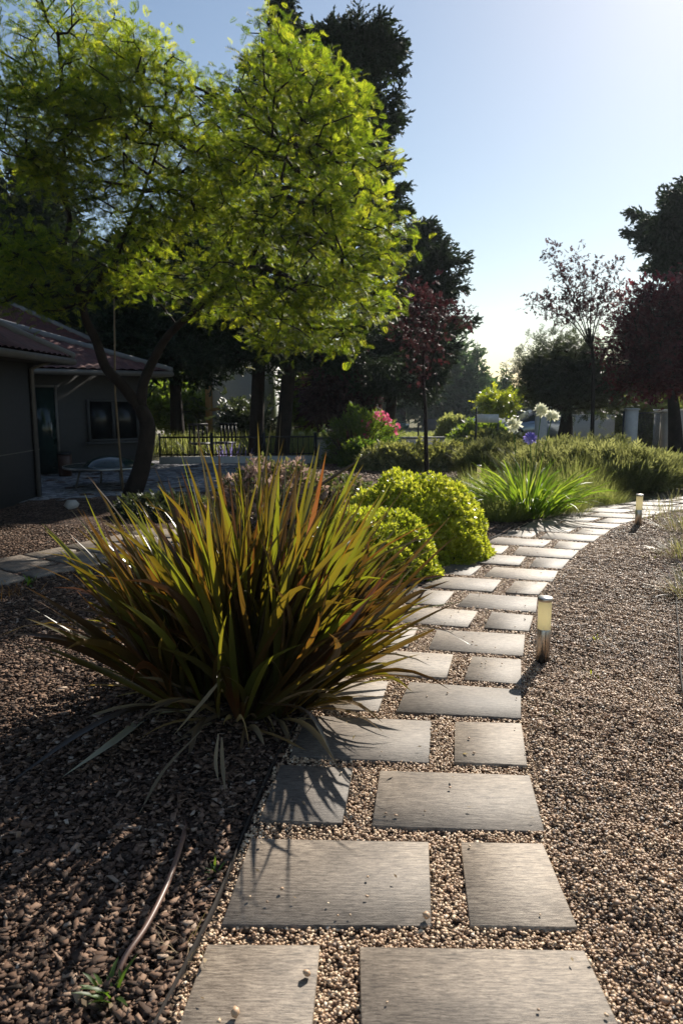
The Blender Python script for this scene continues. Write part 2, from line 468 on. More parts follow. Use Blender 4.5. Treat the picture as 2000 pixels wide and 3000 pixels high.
def t_frond():
    ds = []
    def z(t): return 0.14 * t - 0.30 * t * t
    ds.append([(-.008, 0, 0), (.008, 0, 0), (.004, 1, z(1)), (-.004, 1, z(1))])
    for i in range(10):
        t = 0.16 + 0.088 * i
        L = 0.40 * math.sin(math.pi * (0.10 + 0.86 * t) ** 0.8) + 0.07
        for sx in (-1, 1):
            a = 0.95 - 0.3 * t + random.uniform(-.1, .1)
            ds.append(diamond((0, t, z(t)), (sx * L * math.sin(a), t + L * math.cos(a), z(t) + .16 * L / .4 + random.uniform(-.05, .05)), 0.055, -.01))
    return template(ds, [-.15] + [random.uniform(-.15, .15) for _ in ds[1:]])

def t_sprig(k=7, w=0.3, L=0.45, seed=1):
    rr = random.Random(seed); ds = [[(-.01, 0, 0), (.01, 0, 0), (.005, .9, 0), (-.005, .9, 0)]]
    for i in range(k):
        t = 0.1 + 0.9 * i / (k - 1); sx = 1 if i % 2 else -1
        a = rr.uniform(0.5, 1.1) if i < k - 1 else 0
        l = L * rr.uniform(.75, 1.15)
        ds.append(diamond((0, t * .85, 0), (sx * l * math.sin(a), t * .85 + l * math.cos(a), rr.uniform(-.18, .2)), w * l / L, lift=0.04))
    return template(ds, [-.2] + [rr.uniform(-.15, .15) for _ in range(k)])

def t_cyp(seed=2, k=14):
    rr = random.Random(seed); ds = []
    for i in range(k):
        t = i / (k - 1) * .75; a = rr.uniform(.25, 1.0) * (1 - t * .5); az = rr.uniform(0, 2 * math.pi); l = rr.uniform(.25, .5) * (1 - .3 * t)
        tip = (l * math.sin(a) * math.cos(az), t + l * math.cos(a), l * math.sin(a) * math.sin(az) * .7)
        b = (tip[0] * .05, t, 0)
        d = diamond(b, tip, .11); 
        tw = rr.uniform(-.05, .05); d[1] = (d[1][0], d[1][1], d[1][2] + tw); d[3] = (d[3][0], d[3][1], d[3][2] - tw)
        ds.append(d)
    ds.append(diamond((0, 0, 0), (0, 1.1, 0), .13))
    return template(ds, [rr.uniform(-.2, .2) for _ in ds])

def t_rosette(k=8, seed=3, w=.34):
    rr = random.Random(seed); ds = []
    for i in range(k):
        az = 2 * math.pi * i / k * 2.4 + rr.uniform(-.3, .3); tilt = .35 + .8 * (i / k)
        l = rr.uniform(.8, 1.1)
        tip = np.array((l * math.sin(tilt) * math.cos(az), l * math.cos(tilt), l * math.sin(tilt) * math.sin(az)))
        d = tip; side = np.cross(d, np.array([0, 1.0, 0])); side = side / (np.linalg.norm(side) + 1e-9) * w / 2
        mid = tip * .55 + np.array([0, .06, 0])
        ds.append([np.zeros(3), mid + side, tip, mid - side])
    return template(ds, [rr.uniform(-.25, .25) for _ in ds])

def t_flower(k=6):
    ds = []
    for i in range(k):
        az = 2 * math.pi * i / k; r_ = .5
        tip = np.array((math.cos(az) * r_, .75, math.sin(az) * r_)); side = np.array((-math.sin(az), 0, math.cos(az))) * .14
        ds.append([np.array((0, .25, 0.)), tip * .6 + side + (0, .12, 0), tip, tip * .6 - side + (0, .12, 0)])
    ds.append([(-.015, 0, 0), (.015, 0, 0), (.015, .3, 0), (-.015, .3, 0)])
    return template(ds)

TF, TS, TC, TR_, TFL = t_frond(), t_sprig(), t_cyp(), t_rosette(), t_flower()
TSN = t_sprig(9, .12, .5, 5)
TC2 = t_cyp(9, 10)

def in_ell(e, n, shell=0.45, r=rng, lumps=0):
    """points in ellipsoid e=(centre,(rx,ry,rz)), biased towards its surface; gathers in lumps"""
    c, rad = e
    d = unit(r.normal(size=(n, 3)))
    rr = r.uniform(0, 1, n) ** shell
    if lumps:
        L = unit(r.normal(size=(lumps, 3)))
        k = r.integers(0, lumps, n)
        d = unit(L[k] + 0.42 * r.normal(size=(n, 3)))
    return np.array(c) + d * rr[:, None] * np.array(rad)

def grow(trunks, targets, step=0.35, r=rng, rtip=0.006, rmax=0.1, wob=0.12):
    """greedy branching from trunk points to every target; returns verts, quads and the twig directions"""
    nodes = [p for tr in trunks for p in tr]
    par = [-1] * len(nodes)
    nodes = [np.array(p, float) for p in nodes]
    root = nodes[0] if not len(trunks) else np.mean([t[-1] for t in trunks], 0)
    NN = np.zeros((60000, 3)); m = len(nodes); NN[:m] = nodes
    base = [trunks[0][max(0, len(trunks[0]) // 2)]]
    dist0 = np.min([np.linalg.norm(targets - np.array(t[-1]), axis=1) for t in trunks], 0)
    order = np.argsort(dist0)
    PAR = -np.ones(60000, int); LEAF = np.zeros(60000); dirs = np.zeros_like(targets)
    D0 = np.zeros(60000)
    for t in order:
        p = targets[t]
        d = np.linalg.norm(NN[:m] - p, axis=1)
        d = d + 0.25 * D0[:m] + np.where(NN[:m, 2] > p[2] + .2, .35 * (NN[:m, 2] - p[2]), 0)
        k = int(np.argmin(d)); L = np.linalg.norm(NN[k] - p)
        ns = max(1, int(L / step)); a = NN[k].copy(); prev = k
        for i in range(1, ns + 1):
            f = i / ns
            q = a + (p - a) * f
            if i < ns: q = q + r.normal(size=3) * wob * step * 1.0 + np.array([0, 0, 0.12 * L * math.sin(f * math.pi)])
            NN[m] = q; PAR[m] = prev; D0[m] = D0[prev] + L / ns; prev = m; m += 1
        LEAF[prev] = 1; dirs[t] = NN[prev] - NN[PAR[prev]]
    cnt = LEAF.copy()
    for i in range(m - 1, 0, -1):
        if PAR[i] >= 0: cnt[PAR[i]] += cnt[i]
    rad = np.minimum(rtip * np.maximum(cnt, 1) ** 0.42, rmax)
    I = np.array([i for i in range(m) if PAR[i] >= 0]); Pp = PAR[I]
    A, B = NN[Pp], NN[I]
    ra = np.minimum(rad[Pp], rad[I] * 1.35); rb = rad[I]
    seg = 5
    D = unit(B - A); ref = np.where(np.abs(D[:, 2:3]) > .9, [[1.0, 0, 0]], [[0, 0, 1.0]])
    X = unit(np.cross(D, ref)); Y = np.cross(D, X)
    V = np.zeros((len(I), 2 * seg, 3))
    for k in range(seg):
        t = 2 * math.pi * k / seg; o = X * math.cos(t) + Y * math.sin(t)
        V[:, k] = A + o * ra[:, None]; V[:, seg + k] = B + o * rb[:, None]
    q = np.array([[k, (k + 1) % seg, seg + (k + 1) % seg, seg + k] for k in range(seg)])
    F = (q[None] + (np.arange(len(I)) * 2 * seg)[:, None, None]).reshape(-1, 4)
    return V.reshape(-1, 3), F, unit(dirs)

def tree(name, label, cat, trunks, radii, ells, n, fol, mat, size, per=5, group=None, bark='darkbark', up=0.3, spread=0.7,
         shell=0.45, lumps=0, jit=0.25, step=0.4, rtip=0.006, rmax=0.09, outw=0.8, seed=1, centre=None, tcol=None, extra_inner=0, seg=8, roll=0.8, flat=1.0):
    r = np.random.default_rng(seed)
    base = np.array(trunks[0][0])
    root = thing(name, tuple(base), label, cat, group)
    b = MB()
    for tr, rd in zip(trunks, radii):
        b.tube(np.array(tr), rd, seg)
    b.build('trunk', M[bark], root, smooth=True)
    vol = np.array([e[1][0] * e[1][1] * e[1][2] for e in ells]) ** (2 / 3.0)
    ks = np.maximum(1, (n * vol / vol.sum()).astype(int))
    T = np.concatenate([in_ell(e, k, shell, r, lumps) for e, k in zip(ells, ks)])
    CC = np.concatenate([np.tile(np.array(e[0]), (k, 1)) for e, k in zip(ells, ks)])
    tk = [np.array(t)[max(0, int(len(t) * .4)):] for t in trunks]
    V, F, D = grow(tk, T, step, r, rtip, rmax)
    mesh('branches', V, [F], M[bark], root)
    P = np.repeat(T, per, 0) + r.normal(size=(len(T) * per, 3)) * jit
    out = unit(np.repeat(T - CC, per, 0))
    Dd = unit(np.repeat(D, per, 0) * .4 + out * outw + r.normal(size=P.shape) * spread + np.array([0, 0, up]))
    Dd = unit(Dd * np.array([1, 1, flat]))
    S = size * r.uniform(.7, 1.25, len(P))
    tn = np.repeat(r.uniform(.15, .85, len(T)), per) + r.normal(size=len(P)) * .12
    V, F, tt = scatter(fol, P, Dd, S, roll=r.uniform(-roll, roll, len(P)), tint=tn, r=r)
    mesh('crown', V, [F], mat, root, tint=tt)
    return root

def ell(u, v, y, ru, rv, rd=None):
    c = at(u, v, y); k = mpp(y)
    return (tuple(c), (ru * k, rd if rd is not None else ru * k, rv * k))

def curve(pts, n=10):
    """smooth polyline through pts (Catmull-Rom)"""
    P = np.array(pts, float); P = np.vstack([2 * P[0] - P[1], P, 2 * P[-1] - P[-2]])
    out = []
    for i in range(1, len(P) - 2):
        for t in np.linspace(0, 1, n, endpoint=False):
            a, b_, c, d = P[i - 1], P[i], P[i + 1], P[i + 2]
            out.append(.5 * ((2 * b_) + (-a + c) * t + (2 * a - 5 * b_ + 4 * c - d) * t * t + (-a + 3 * b_ - 3 * c + d) * t ** 3))
    out.append(P[-2])
    return np.array(out)

def blades(P, az, el, L, W, bend, seg=7, fold=0.25, tint=None, r=rng, prof=None, twist=0.0, power=1.6, sway=0.0):
    """strap leaves. returns V,F,tint,edge"""
    n = len(P); t = np.linspace(0, 1, seg + 1)
    el_t = el[:, None] - bend[:, None] * t[None] ** power
    az_t = az[:, None] + sway * r.normal(size=n)[:, None] * t[None] ** 1.5
    hc = np.cos((el_t[:, 1:] + el_t[:, :-1]) / 2); am = (az_t[:, 1:] + az_t[:, :-1]) / 2
    hx = np.c_[np.zeros(n), np.cumsum(hc * np.cos(am), 1)] * (L / seg)[:, None]
    hy = np.c_[np.zeros(n), np.cumsum(hc * np.sin(am), 1)] * (L / seg)[:, None]
    z = np.c_[np.zeros(n), np.cumsum(np.sin((el_t[:, 1:] + el_t[:, :-1]) / 2), 1)] * (L / seg)[:, None]
    ca, sa = np.cos(az_t), np.sin(az_t)
    C = np.stack([P[:, 0:1] + hx, P[:, 1:2] + hy, P[:, 2:3] + z], -1)
    ph = (r.uniform(-1, 1, n) * twist)[:, None]
    S = np.stack([-sa, ca, np.zeros_like(sa)], -1)
    Nn = np.stack([-np.sin(el_t) * ca, -np.sin(el_t) * sa, np.cos(el_t)], -1)
    S2 = S * np.cos(ph)[..., None] + Nn * np.sin(ph)[..., None]
    N2 = -S * np.sin(ph)[..., None] + Nn * np.cos(ph)[..., None]
    w = prof if prof is not None else np.minimum(1, .45 + 1.6 * t) * np.clip((1 - t) * 2.6, 0, 1) ** .75
    w = W[:, None] * w[None] * .5
    Lf = C + S2 * w[..., None] + N2 * (w * fold)[..., None]
    Rt = C - S2 * w[..., None] + N2 * (w * fold)[..., None]
    V = np.stack([Lf, C, Rt], 2).reshape(-1, 3)
    q = []
    for i in range(seg):
        a = i * 3
        q += [(a, a + 3, a + 4, a + 1), (a + 1, a + 4, a + 5, a + 2)]
    F = (np.array(q)[None] + (np.arange(n) * 3 * (seg + 1))[:, None, None]).reshape(-1, 4)
    if tint is None: tint = r.uniform(0, 1, n)
    tn = np.repeat(tint, 3 * (seg + 1))
    ed = np.tile(np.tile([1.0, 0.0, 1.0], seg + 1), n)
    return V, F, tn, ed

# ------------------------------------------------------------------ SETTING: ground and beds
def sheet(name, x0, x1, y0, y1, res, off, mat, mask=None, kind='structure', bumpy=0.0):
    nx, ny = int((x1 - x0) / res) + 1, int((y1 - y0) / res) + 1
    X, Y = np.meshgrid(np.linspace(x0, x1, nx), np.linspace(y0, y1, ny))
    Z = hgt(X, Y) + off
    if bumpy: Z = Z + bumpy * (np.sin(X * 5.1 + 1.3 * np.sin(Y * 3.3)) * np.sin(Y * 4.3 + X * 1.7) + .6 * np.sin(X * 11 + Y * 7) * np.sin(Y * 13 - X * 3))
    V = np.c_[X.ravel(), Y.ravel(), Z.ravel()]
    i, j = np.meshgrid(np.arange(nx - 1), np.arange(ny - 1))
    a = (j * nx + i).ravel()
    F = np.c_[a, a + 1, a + 1 + nx, a + nx]
    if mask is not None:
        cx = V[F].mean(1)
        F = F[mask(cx[:, 0], cx[:, 1])]
        used = np.unique(F); mp = -np.ones(len(V), int); mp[used] = np.arange(len(used)); V = V[used]; F = mp[F]
    o = mesh(name, V, [F], mat, smooth=True)
    if kind: o['kind'] = kind
    return o

# base ground: one sheet to the horizon
xs = np.concatenate([-np.geomspace(1500, 40, 14), np.linspace(-38, 38, 77), np.geomspace(40, 1500, 14)])
ys = np.concatenate([-np.geomspace(300, 6, 10), np.linspace(-5, 70, 151), np.geomspace(72, 2500, 20)])
X, Y = np.meshgrid(xs, ys)
V = np.c_[X.ravel(), Y.ravel(), (hgt(X, Y) - 0.03).ravel()]
nx = len(xs); i, j = np.meshgrid(np.arange(nx - 1), np.arange(len(ys) - 1)); a = (j * nx + i).ravel()
o = mesh('ground', V, [np.c_[a, a + 1, a + 1 + nx, a + nx]], M['earth'], smooth=True); o['kind'] = 'structure'

# garden path rows: back-left, back-right, front-right, front-left, gap-left and gap-right points (front / back)
ROWS = [  # (FL, FgL, FgR, FR, BL, BgL, BgR, BR)
 [(-.40, 1.40), (-.075, 1.395), (.045, 1.39), (.665, 1.38), (-.367, 1.796), (-.059, 1.791), (.05, 1.786), (.659, 1.773)],
 [(-.343, 1.875), (.257, 1.868), (.364, 1.863), (.668, 1.858), (-.309, 2.292), (.295, 2.270), (.403, 2.262), (.678, 2.255)],
 [(-.293, 2.39), (.003, 2.374), (.106, 2.36), (.705, 2.327), (-.248, 2.787), (.046, 2.759), (.155, 2.745), (.75, 2.711)],
 [(-.218, 2.871), (.362, 2.816), (.463, 2.805), (.759, 2.784), (-.163, 3.264), (.421, 3.212), (.526, 3.194), (.831, 3.18)],
 [(-.119, 3.352), (.176, 3.317), (.259, 3.297), (.843, 3.231), (-.04, 3.745), (.25, 3.69), (.36, 3.67), (.925, 3.572)],
 [(0.0, 3.83), (.566, 3.735), (.655, 3.715), (.946, 3.65), (.09, 4.20), (.656, 4.10), (.763, 4.08), (1.035, 4.02)],
 [(.10, 4.27), (.40, 4.235), (.52, 4.20), (1.064, 4.087), (.22, 4.66), (.50, 4.60), (.62, 4.571), (1.17, 4.47)],
 [(.30, 4.75), (.83, 4.62), (.932, 4.60), (1.21, 4.53), (.43, 5.13), (.965, 4.99), (1.058, 4.965), (1.325, 4.87)],
 [(.45, 5.22), (.74, 5.14), (.83, 5.11), (1.37, 4.96), (.60, 5.59), (.88, 5.52), (.985, 5.465), (1.48, 5.34)],
 [(.64, 5.67), (1.175, 5.515), (1.27, 5.48), (1.51, 5.416), (.80, 6.02), (1.325, 5.88), (1.429, 5.85), (1.69, 5.80)],
 [(.83, 6.12), (1.10, 6.05), (1.20, 6.01), (1.737, 5.84), (.99, 6.49), (1.26, 6.40), (1.36, 6.355), (1.892, 6.21)],
 [(1.04, 6.58), (1.60, 6.41), (1.68, 6.37), (1.942, 6.28), (1.2, 6.95), (1.75, 6.78), (1.84, 6.75), (2.13, 6.66)],
 [(1.25, 7.03), (1.55, 6.92), (1.645, 6.87), (2.16, 6.70), (1.43, 7.40), (1.71, 7.30), (1.80, 7.25), (2.35, 7.07)],
 [(1.49, 7.46), (2.04, 7.24), (2.134, 7.21), (2.39, 7.13), (1.70, 7.80), (2.23, 7.60), (2.30, 7.57), (2.58, 7.46)],
 [(1.77, 7.88), (2.06, 7.77), (2.133, 7.72), (2.65, 7.53), (1.96, 8.21), (2.24, 8.12), (2.31, 8.06), (2.84, 7.87)],
 [(2.03, 8.27), (2.53, 8.04), (2.60, 8.00), (2.90, 7.92), (2.25, 8.60), (2.75, 8.37), (2.80, 8.34), (3.08, 8.24)]]
def up2(p, d): return (p[0] + d[0], p[1] + d[1])
sx, ang = .16, -17.0
last = np.array(ROWS[-1][7]) + np.array([.04, .03])
W_ = 0.99
for k in range(11):
    u = np.array([math.cos(R(ang)), math.sin(R(ang))]); nrm = np.array([-u[1], u[0]])
    step = nrm * .43 + u * sx
    fr = last + nrm * .03; br = fr + nrm * .375 + u * sx * .87
    g0 = .36 if k % 2 else .62
    if k % 2 == 0: offs = (W_, W_ - .27, W_ - .34)
    else: offs = (W_, .42, .33)
    row = [tuple(fr - u * offs[0]), tuple(fr - u * offs[1]), tuple(fr - u * offs[2]), tuple(fr)]
    row += [tuple(br - u * offs[0]), tuple(br - u * offs[1]), tuple(br - u * offs[2]), tuple(br)]
    ROWS.append(row)
    last = last + step; sx = min(.36, sx + .035); ang -= .3

ordn = ['first', 'second', 'third', 'fourth', 'fifth', 'sixth', 'seventh', 'eighth', 'ninth', 'tenth', 'eleventh', 'twelfth', 'thirteenth', 'fourteenth',
        'fifteenth', 'sixteenth', 'seventeenth', 'eighteenth', 'nineteenth', 'twentieth', 'twenty-first', 'twenty-second', 'twenty-third', 'twenty-fourth', 'twenty-fifth', 'twenty-sixth', 'twenty-seventh']
SLABS = []
def slab(q, label, group, ztop=0.020):
    q = np.array(q, float); c = q.mean(0)
    d = q[1] - q[0]; rot = math.atan2(d[1], d[0])
    o = None
    b = MB()
    cs, sn = math.cos(-rot), math.sin(-rot)
    l = (q - c) @ np.array([[cs, sn], [-sn, cs]])
    z0 = float(hgt(c[0], c[1]))
    zt = ztop + random.uniform(-.003, .003)
    b.prism(l, -.03, zt, inset=.004, dz=.003)
    o = b.build('paving_slab', M['slab'], None, local=True)
    o.location = (c[0], c[1], z0); o.rotation_euler = (random.uniform(-.006, .006), random.uniform(-.006, .006), rot)
    tag(o, label, 'paving slab', group)
    SLABS.append(q)
    return o
for i, (FL, FgL, FgR, FR, BL, BgL, BgR, BR) in enumerate(ROWS):
    wl = math.dist(FL, FgL); wr = math.dist(FgR, FR)
    for side, q, w in (('left', (FL, FgL, BgL, BL), wl), ('right', (FgR, FR, BR, BgR), wr)):
        sz = 'long' if w > .45 else 'short'
        if w < .15: continue
        slab(q, f'{sz} grey wood-grained slab on the {side} in the {ordn[i]} row of the main path', 'paving slabs of the main path')
LEFT_EDGE = np.array([(-.62, .6)] + [p for r_ in ROWS for p in (r_[0], r_[4])]); LEFT_EDGE[1:, 0] -= .035
RIGHT_EDGE = np.array([(.70, .6)] + [p for r_ in ROWS for p in (r_[3], r_[7])])
def xl(y): return np.interp(y, np.maximum.accumulate(LEFT_EDGE[:, 1]), LEFT_EDGE[:, 0])
def xr(y):
    o_ = np.argsort(RIGHT_EDGE[:, 1]); return np.interp(y, RIGHT_EDGE[o_, 1], RIGHT_EDGE[o_, 0])

# side path on the left, half hidden behind the flax
SP = curve([(-4.3, 4.9, 0), (-3.2, 5.95, 0), (-2.15, 7.5, 0), (-1.2, 9.6, 0), (-.1, 11.6, 0), (1.2, 13.2, 0)], 8)[:, :2]
sl = np.r_[0, np.cumsum(np.linalg.norm(np.diff(SP, axis=0), axis=1))]
def sp(s): return np.array([np.interp(s, sl, SP[:, 0]), np.interp(s, sl, SP[:, 1])])
s = 0.1; k = 0
while s + .42 < sl[-1]:
    a0, a1 = sp(s), sp(s + .4); t = a1 - a0; t /= np.linalg.norm(t); nn = np.array([-t[1], t[0]])
    far = s > sl[-1] - 2.6
    if (k < 9) or far:
        cut = .18 if k % 2 else -.16
        wh = 'left path' if not far else 'distant path stretch beyond flax'
        kk = k if not far else int((sl[-1] - s) / .46)
        slab((a0 + nn * .48, a0 + nn * (cut + .04), a1 + nn * (cut + .04), a1 + nn * .48), f'shaded slab on the house side, {ordn[kk]} row, {wh}', 'paving slabs of the side path')
        slab((a0 + nn * (cut - .04), a0 - nn * .48, a1 - nn * .48, a1 + nn * (cut - .04)), f'shaded slab on the flax side, {ordn[kk]} row, {wh}', 'paving slabs of the side path')
    s += .46; k += 1

def sp_dist(x, y):
    d = np.full(np.shape(x), 1e9)
    for p in SP[::2]: d = np.minimum(d, np.hypot(x - p[0], y - p[1]))
    return d
sheet('mulch_bed', -6, 2.4, -1.0, 16.5, .1, 0.0, M['mulch'], lambda x, y: (x < xl(y) + .05) | (y > 11.9), bumpy=.008)
sheet('gravel_bed', -1.2, 5.6, -1.0, 9.4, .05, 0.0, M['gravel'], lambda x, y: x > xl(y) - .02, bumpy=.007)
sheet('path_bed', -1.0, 7.5, 7.6, 13, .1, -0.012, M['gravel'], lambda x, y: (x > xl(y) - .02) )
# cobbled terrace by the house, lawn and roads beyond
sheet('terrace', -14, -1.9, 8.0, 18.2, .25, .006, M['cobble'], lambda x, y: (y > 10.6 + .55 * (x + 4.7)) )
sheet('far_mulch', .9, 14, 13.5, 30, .5, .004, M['mulch'], lambda x, y: (x > 6.2) | (y < 16.8))
sheet('meadow', -4, 16.0, 19.6, 57, .5, .006, M['earth'])
sheet('road', -60, 60, 57.5, 64, .8, .01, M['road'])
sheet('driveway', 5.6, 16, 11.2, 19.0, .4, .012, M['asphalt'], lambda x, y: x > 7.0 - .0 * y + np.maximum(0, (14.5 - y)) * .2)

# ------------------------------------------------------------------ loose stones and bark (stuff)
def ico():
    t = (1 + 5 ** .5) / 2
    V = np.array([(-1, t, 0), (1, t, 0), (-1, -t, 0), (1, -t, 0), (0, -1, t), (0, 1, t), (0, -1, -t), (0, 1, -t), (t, 0, -1), (t, 0, 1), (-t, 0, -1), (-t, 0, 1)], float)
    V /= np.linalg.norm(V[0])
    F = np.array([(0, 11, 5), (0, 5, 1), (0, 1, 7), (0, 7, 10), (0, 10, 11), (1, 5, 9), (5, 11, 4), (11, 10, 2), (10, 7, 6), (7, 1, 8), (3, 9, 4), (3, 4, 2), (3, 2, 6), (3, 6, 8), (3, 8, 9), (4, 9, 5), (2, 4, 11), (6, 2, 10), (8, 6, 7), (9, 8, 1)])
    return V, F

def rotmats(n, r=rng, tilt=None):
    if tilt is None:
        q = unit(r.normal(size=(n, 4)))
        w, x, y, z = q.T
    else:
        az = r.uniform(0, 2 * np.pi, n); a2 = r.uniform(0, 2 * np.pi, n); ti = np.abs(r.normal(size=n)) * tilt
        # Rz(az) * Raxis(ti)
        w1, z1 = np.cos(az / 2), np.sin(az / 2)
        w2, x2, y2 = np.cos(ti / 2), np.sin(ti / 2) * np.cos(a2), np.sin(ti / 2) * np.sin(a2)
        w = w2 * w1; x = x2 * w1 + y2 * z1; y = y2 * w1 - x2 * z1; z = w2 * z1
    return np.stack([np.stack([1 - 2 * (y * y + z * z), 2 * (x * y - z * w), 2 * (x * z + y * w)], -1),
                     np.stack([2 * (x * y + z * w), 1 - 2 * (x * x + z * z), 2 * (y * z - x * w)], -1),
                     np.stack([2 * (x * z - y * w), 2 * (y * z + x * w), 1 - 2 * (x * x + y * y)], -1)], 1)

def lumps(tV, tF, P, size3, Rm, tint, jitter=.18, r=rng):
    n = len(P)
    V = tV[None] * (1 + r.normal(size=(n, len(tV), 1)) * jitter) * size3[:, None, :]
    V = np.einsum('nij,nkj->nki', Rm, V) + P[:, None, :]
    F = (tF[None] + (np.arange(n) * len(tV))[:, None, None]).reshape(-1, tF.shape[1])
    return V.reshape(-1, 3), F, np.repeat(tint, len(tV))

def in_slab(x, y, grow_=0.0):
    m = np.zeros(len(x), bool)
    for q in SLABS:
        c = q.mean(0)
        near = np.hypot(x - c[0], y - c[1]) < .75
        if not near.any(): continue
        ins = np.ones(near.sum(), bool)
        for i in range(4):
            a, b_ = q[i], q[(i + 1) % 4]
            ins &= ((b_[0] - a[0]) * (y[near] - a[1]) - (b_[1] - a[1]) * (x[near] - a[0])) > -grow_
        m[near] |= ins
    return m

bumpf = lambda x, y, b_: b_ * (np.sin(x * 5.1 + 1.3 * np.sin(y * 3.3)) * np.sin(y * 4.3 + x * 1.7) + .6 * np.sin(x * 11 + y * 7) * np.sin(y * 13 - x * 3))
iV, iF = ico()
# gravel
N_ = 480000
y = 1.15 + (9.6 - 1.15) * rng.uniform(0, 1, N_) ** 1.35
x = rng.uniform(-.75, 5.4, N_)
Zc = y * .988 + .23
keep = (x > xl(y) + .01) & (x < .47 * Zc + .75) & (x > -.47 * Zc - .5) & (rng.uniform(0, 1, N_) < np.clip(1.25 - y * .07, .3, 1))
x, y = x[keep], y[keep]
on = in_slab(x, y, -.0005); keep = ~on | (rng.uniform(0, 1, len(x)) < .0022)
x, y, on = x[keep], y[keep], on[keep]
n = len(x); print('gravel stones', n)
sz = (.0036 + .0032 * rng.uniform(0, 1, n) ** 2.0) * (1 + .06 * np.maximum(0, y - 3))
bed = x > xr(y) + .03
big = rng.uniform(0, 1, n) < .035
sz = np.where(big & bed, sz * 1.9, sz)
s3 = np.c_[sz * rng.uniform(.9, 1.5, n), sz * rng.uniform(.8, 1.2, n), sz * rng.uniform(.5, .85, n)]
P = np.c_[x, y, bumpf(x, y, .005) + .007 + rng.uniform(0, .008, n) + np.where(bed, .006 + .010 * np.sin(x * 23 + 3 * np.sin(y * 9)) * np.sin(y * 19 + 2 * np.sin(x * 13)) + .006 * np.sin(x * 47 + y * 5) * np.sin(y * 39 - x * 9), .0)]
patch = .5 + .5 * np.sin(x * 2.3 + 2 * np.sin(y * 1.1)) * np.sin(y * 2.9 + x)
tn = np.clip(rng.beta(2, 2, n) * .9 + np.where(bed, -.02 - .2 * patch, .08), 0, 1)
P[on, 2] = .027 + s3[on, 2] * .6
V, F, tt = lumps(iV, iF, P, s3, rotmats(n, tilt=.35), tn)
o = mesh('gravel', V, [F], M['pebble'], tint=tt, smooth=False); tag(o, 'brown and cream gravel filling the bed and the gaps between slabs', 'gravel', kind='stuff')

# bark chips
cubeV = np.array([(-1, -.7, -1), (1, -1, -1), (.8, 1, -1), (-.7, .9, -1), (-.9, -.75, 1), (.85, -.9, 1), (.7, .85, 1), (-.75, .7, 1)], float)
cubeF = np.array([(0, 3, 2, 1), (4, 5, 6, 7), (0, 1, 5, 4), (1, 2, 6, 5), (2, 3, 7, 6), (3, 0, 4, 7)])
def chips(name, x, y, label, smin=.007, smax=.02, bright=0.0, zoff=.004, mat='chip', spread=.016):
    n = len(x)
    sz = smin + (smax - smin) * rng.uniform(0, 1, n) ** 2.2
    s3 = np.c_[sz * rng.uniform(.9, 1.7, n), sz * rng.uniform(.5, .9, n), np.minimum(sz * rng.uniform(.08, .3, n), .004)]
    P = np.c_[x, y, hgt(x, y) + bumpf(x, y, .008) + rng.uniform(0, spread, n) + zoff]
    V, F, tt = lumps(cubeV, cubeF, P, s3, rotmats(n, tilt=.38), np.clip(rng.beta(1.8, 2.2, n) + bright, 0, 1), .22)
    o = mesh(name, V, [F], M[mat], tint=tt); tag(o, label, 'bark mulch', kind='stuff'); return o
N_ = 300000
y = 1.15 + (8.6 - 1.15) * rng.uniform(0, 1, N_) ** 1.3
x = rng.uniform(-4.9, 1.7, N_); Zc = y * .988 + .23
keep = (x < xl(y) - .012) & (x > -.47 * Zc - .5) & (sp_dist(x, y) > .5)
x, y = x[keep], y[keep]; print('chips', len(x))
chips('bark_mulch', x, y, 'chunky brown bark chips under and around the flax', .004, .0145)
n = 260; y = 1.3 + 7 * rng.uniform(0, 1, n) ** 1.2; x = rng.uniform(-2.5, 3.5, n); x = np.clip(x, -.45 * y - .4, .5 * y + .5)
V, F, tt = scatter(template([diamond((0, 0, 0), (0, 1, .15), .45, .08)]), np.c_[x, y, np.full(n, .034)], unit(np.c_[rng.normal(size=(n, 2)), rng.normal(size=n) * .15]), rng.uniform(.012, .03, n), roll=rng.uniform(-.5, .5, n))
o = mesh('fallen_leaves', V, [F], M['deadleaf'], tint=tt); tag(o, 'small dry leaves fallen on the gravel, slabs and bark', 'fallen leaves', kind='stuff')
# thin litter of bark on the gravel bed
y = 1.2 + 8 * rng.uniform(0, 1, 70000) ** 1.3; x = rng.uniform(.6, 4.8, 70000); keep = (x > xr(y) + .06 + .5 * rng.uniform(0, 1, 70000) ** 2) & (np.sin(x * 3.1 + 2 * np.sin(y * 1.7)) * np.sin(y * 2.7 - x) + rng.normal(size=70000) * .5 > -.1) & (x < .47 * (y + .23) + .7)
chips('bark_litter', x[keep], y[keep], 'scatter of bark and twigs lying on the gravel bed', .0035, .011, .02, zoff=.016, spread=.012)
# mulch behind
x = rng.uniform(-.8, 4.5, 26000); y = rng.uniform(11.6, 17, 26000)
chips('far_bark_mulch', x, y, 'brown bark mulch round the slim plum tree trunk', .012, .035, .05)
x = rng.uniform(5.2, 13, 16000); y = rng.uniform(19.4, 28, 16000)
chips('gate_bark_mulch', x, y, 'bark mulch under the big trees beyond the gate', .02, .05, .1)

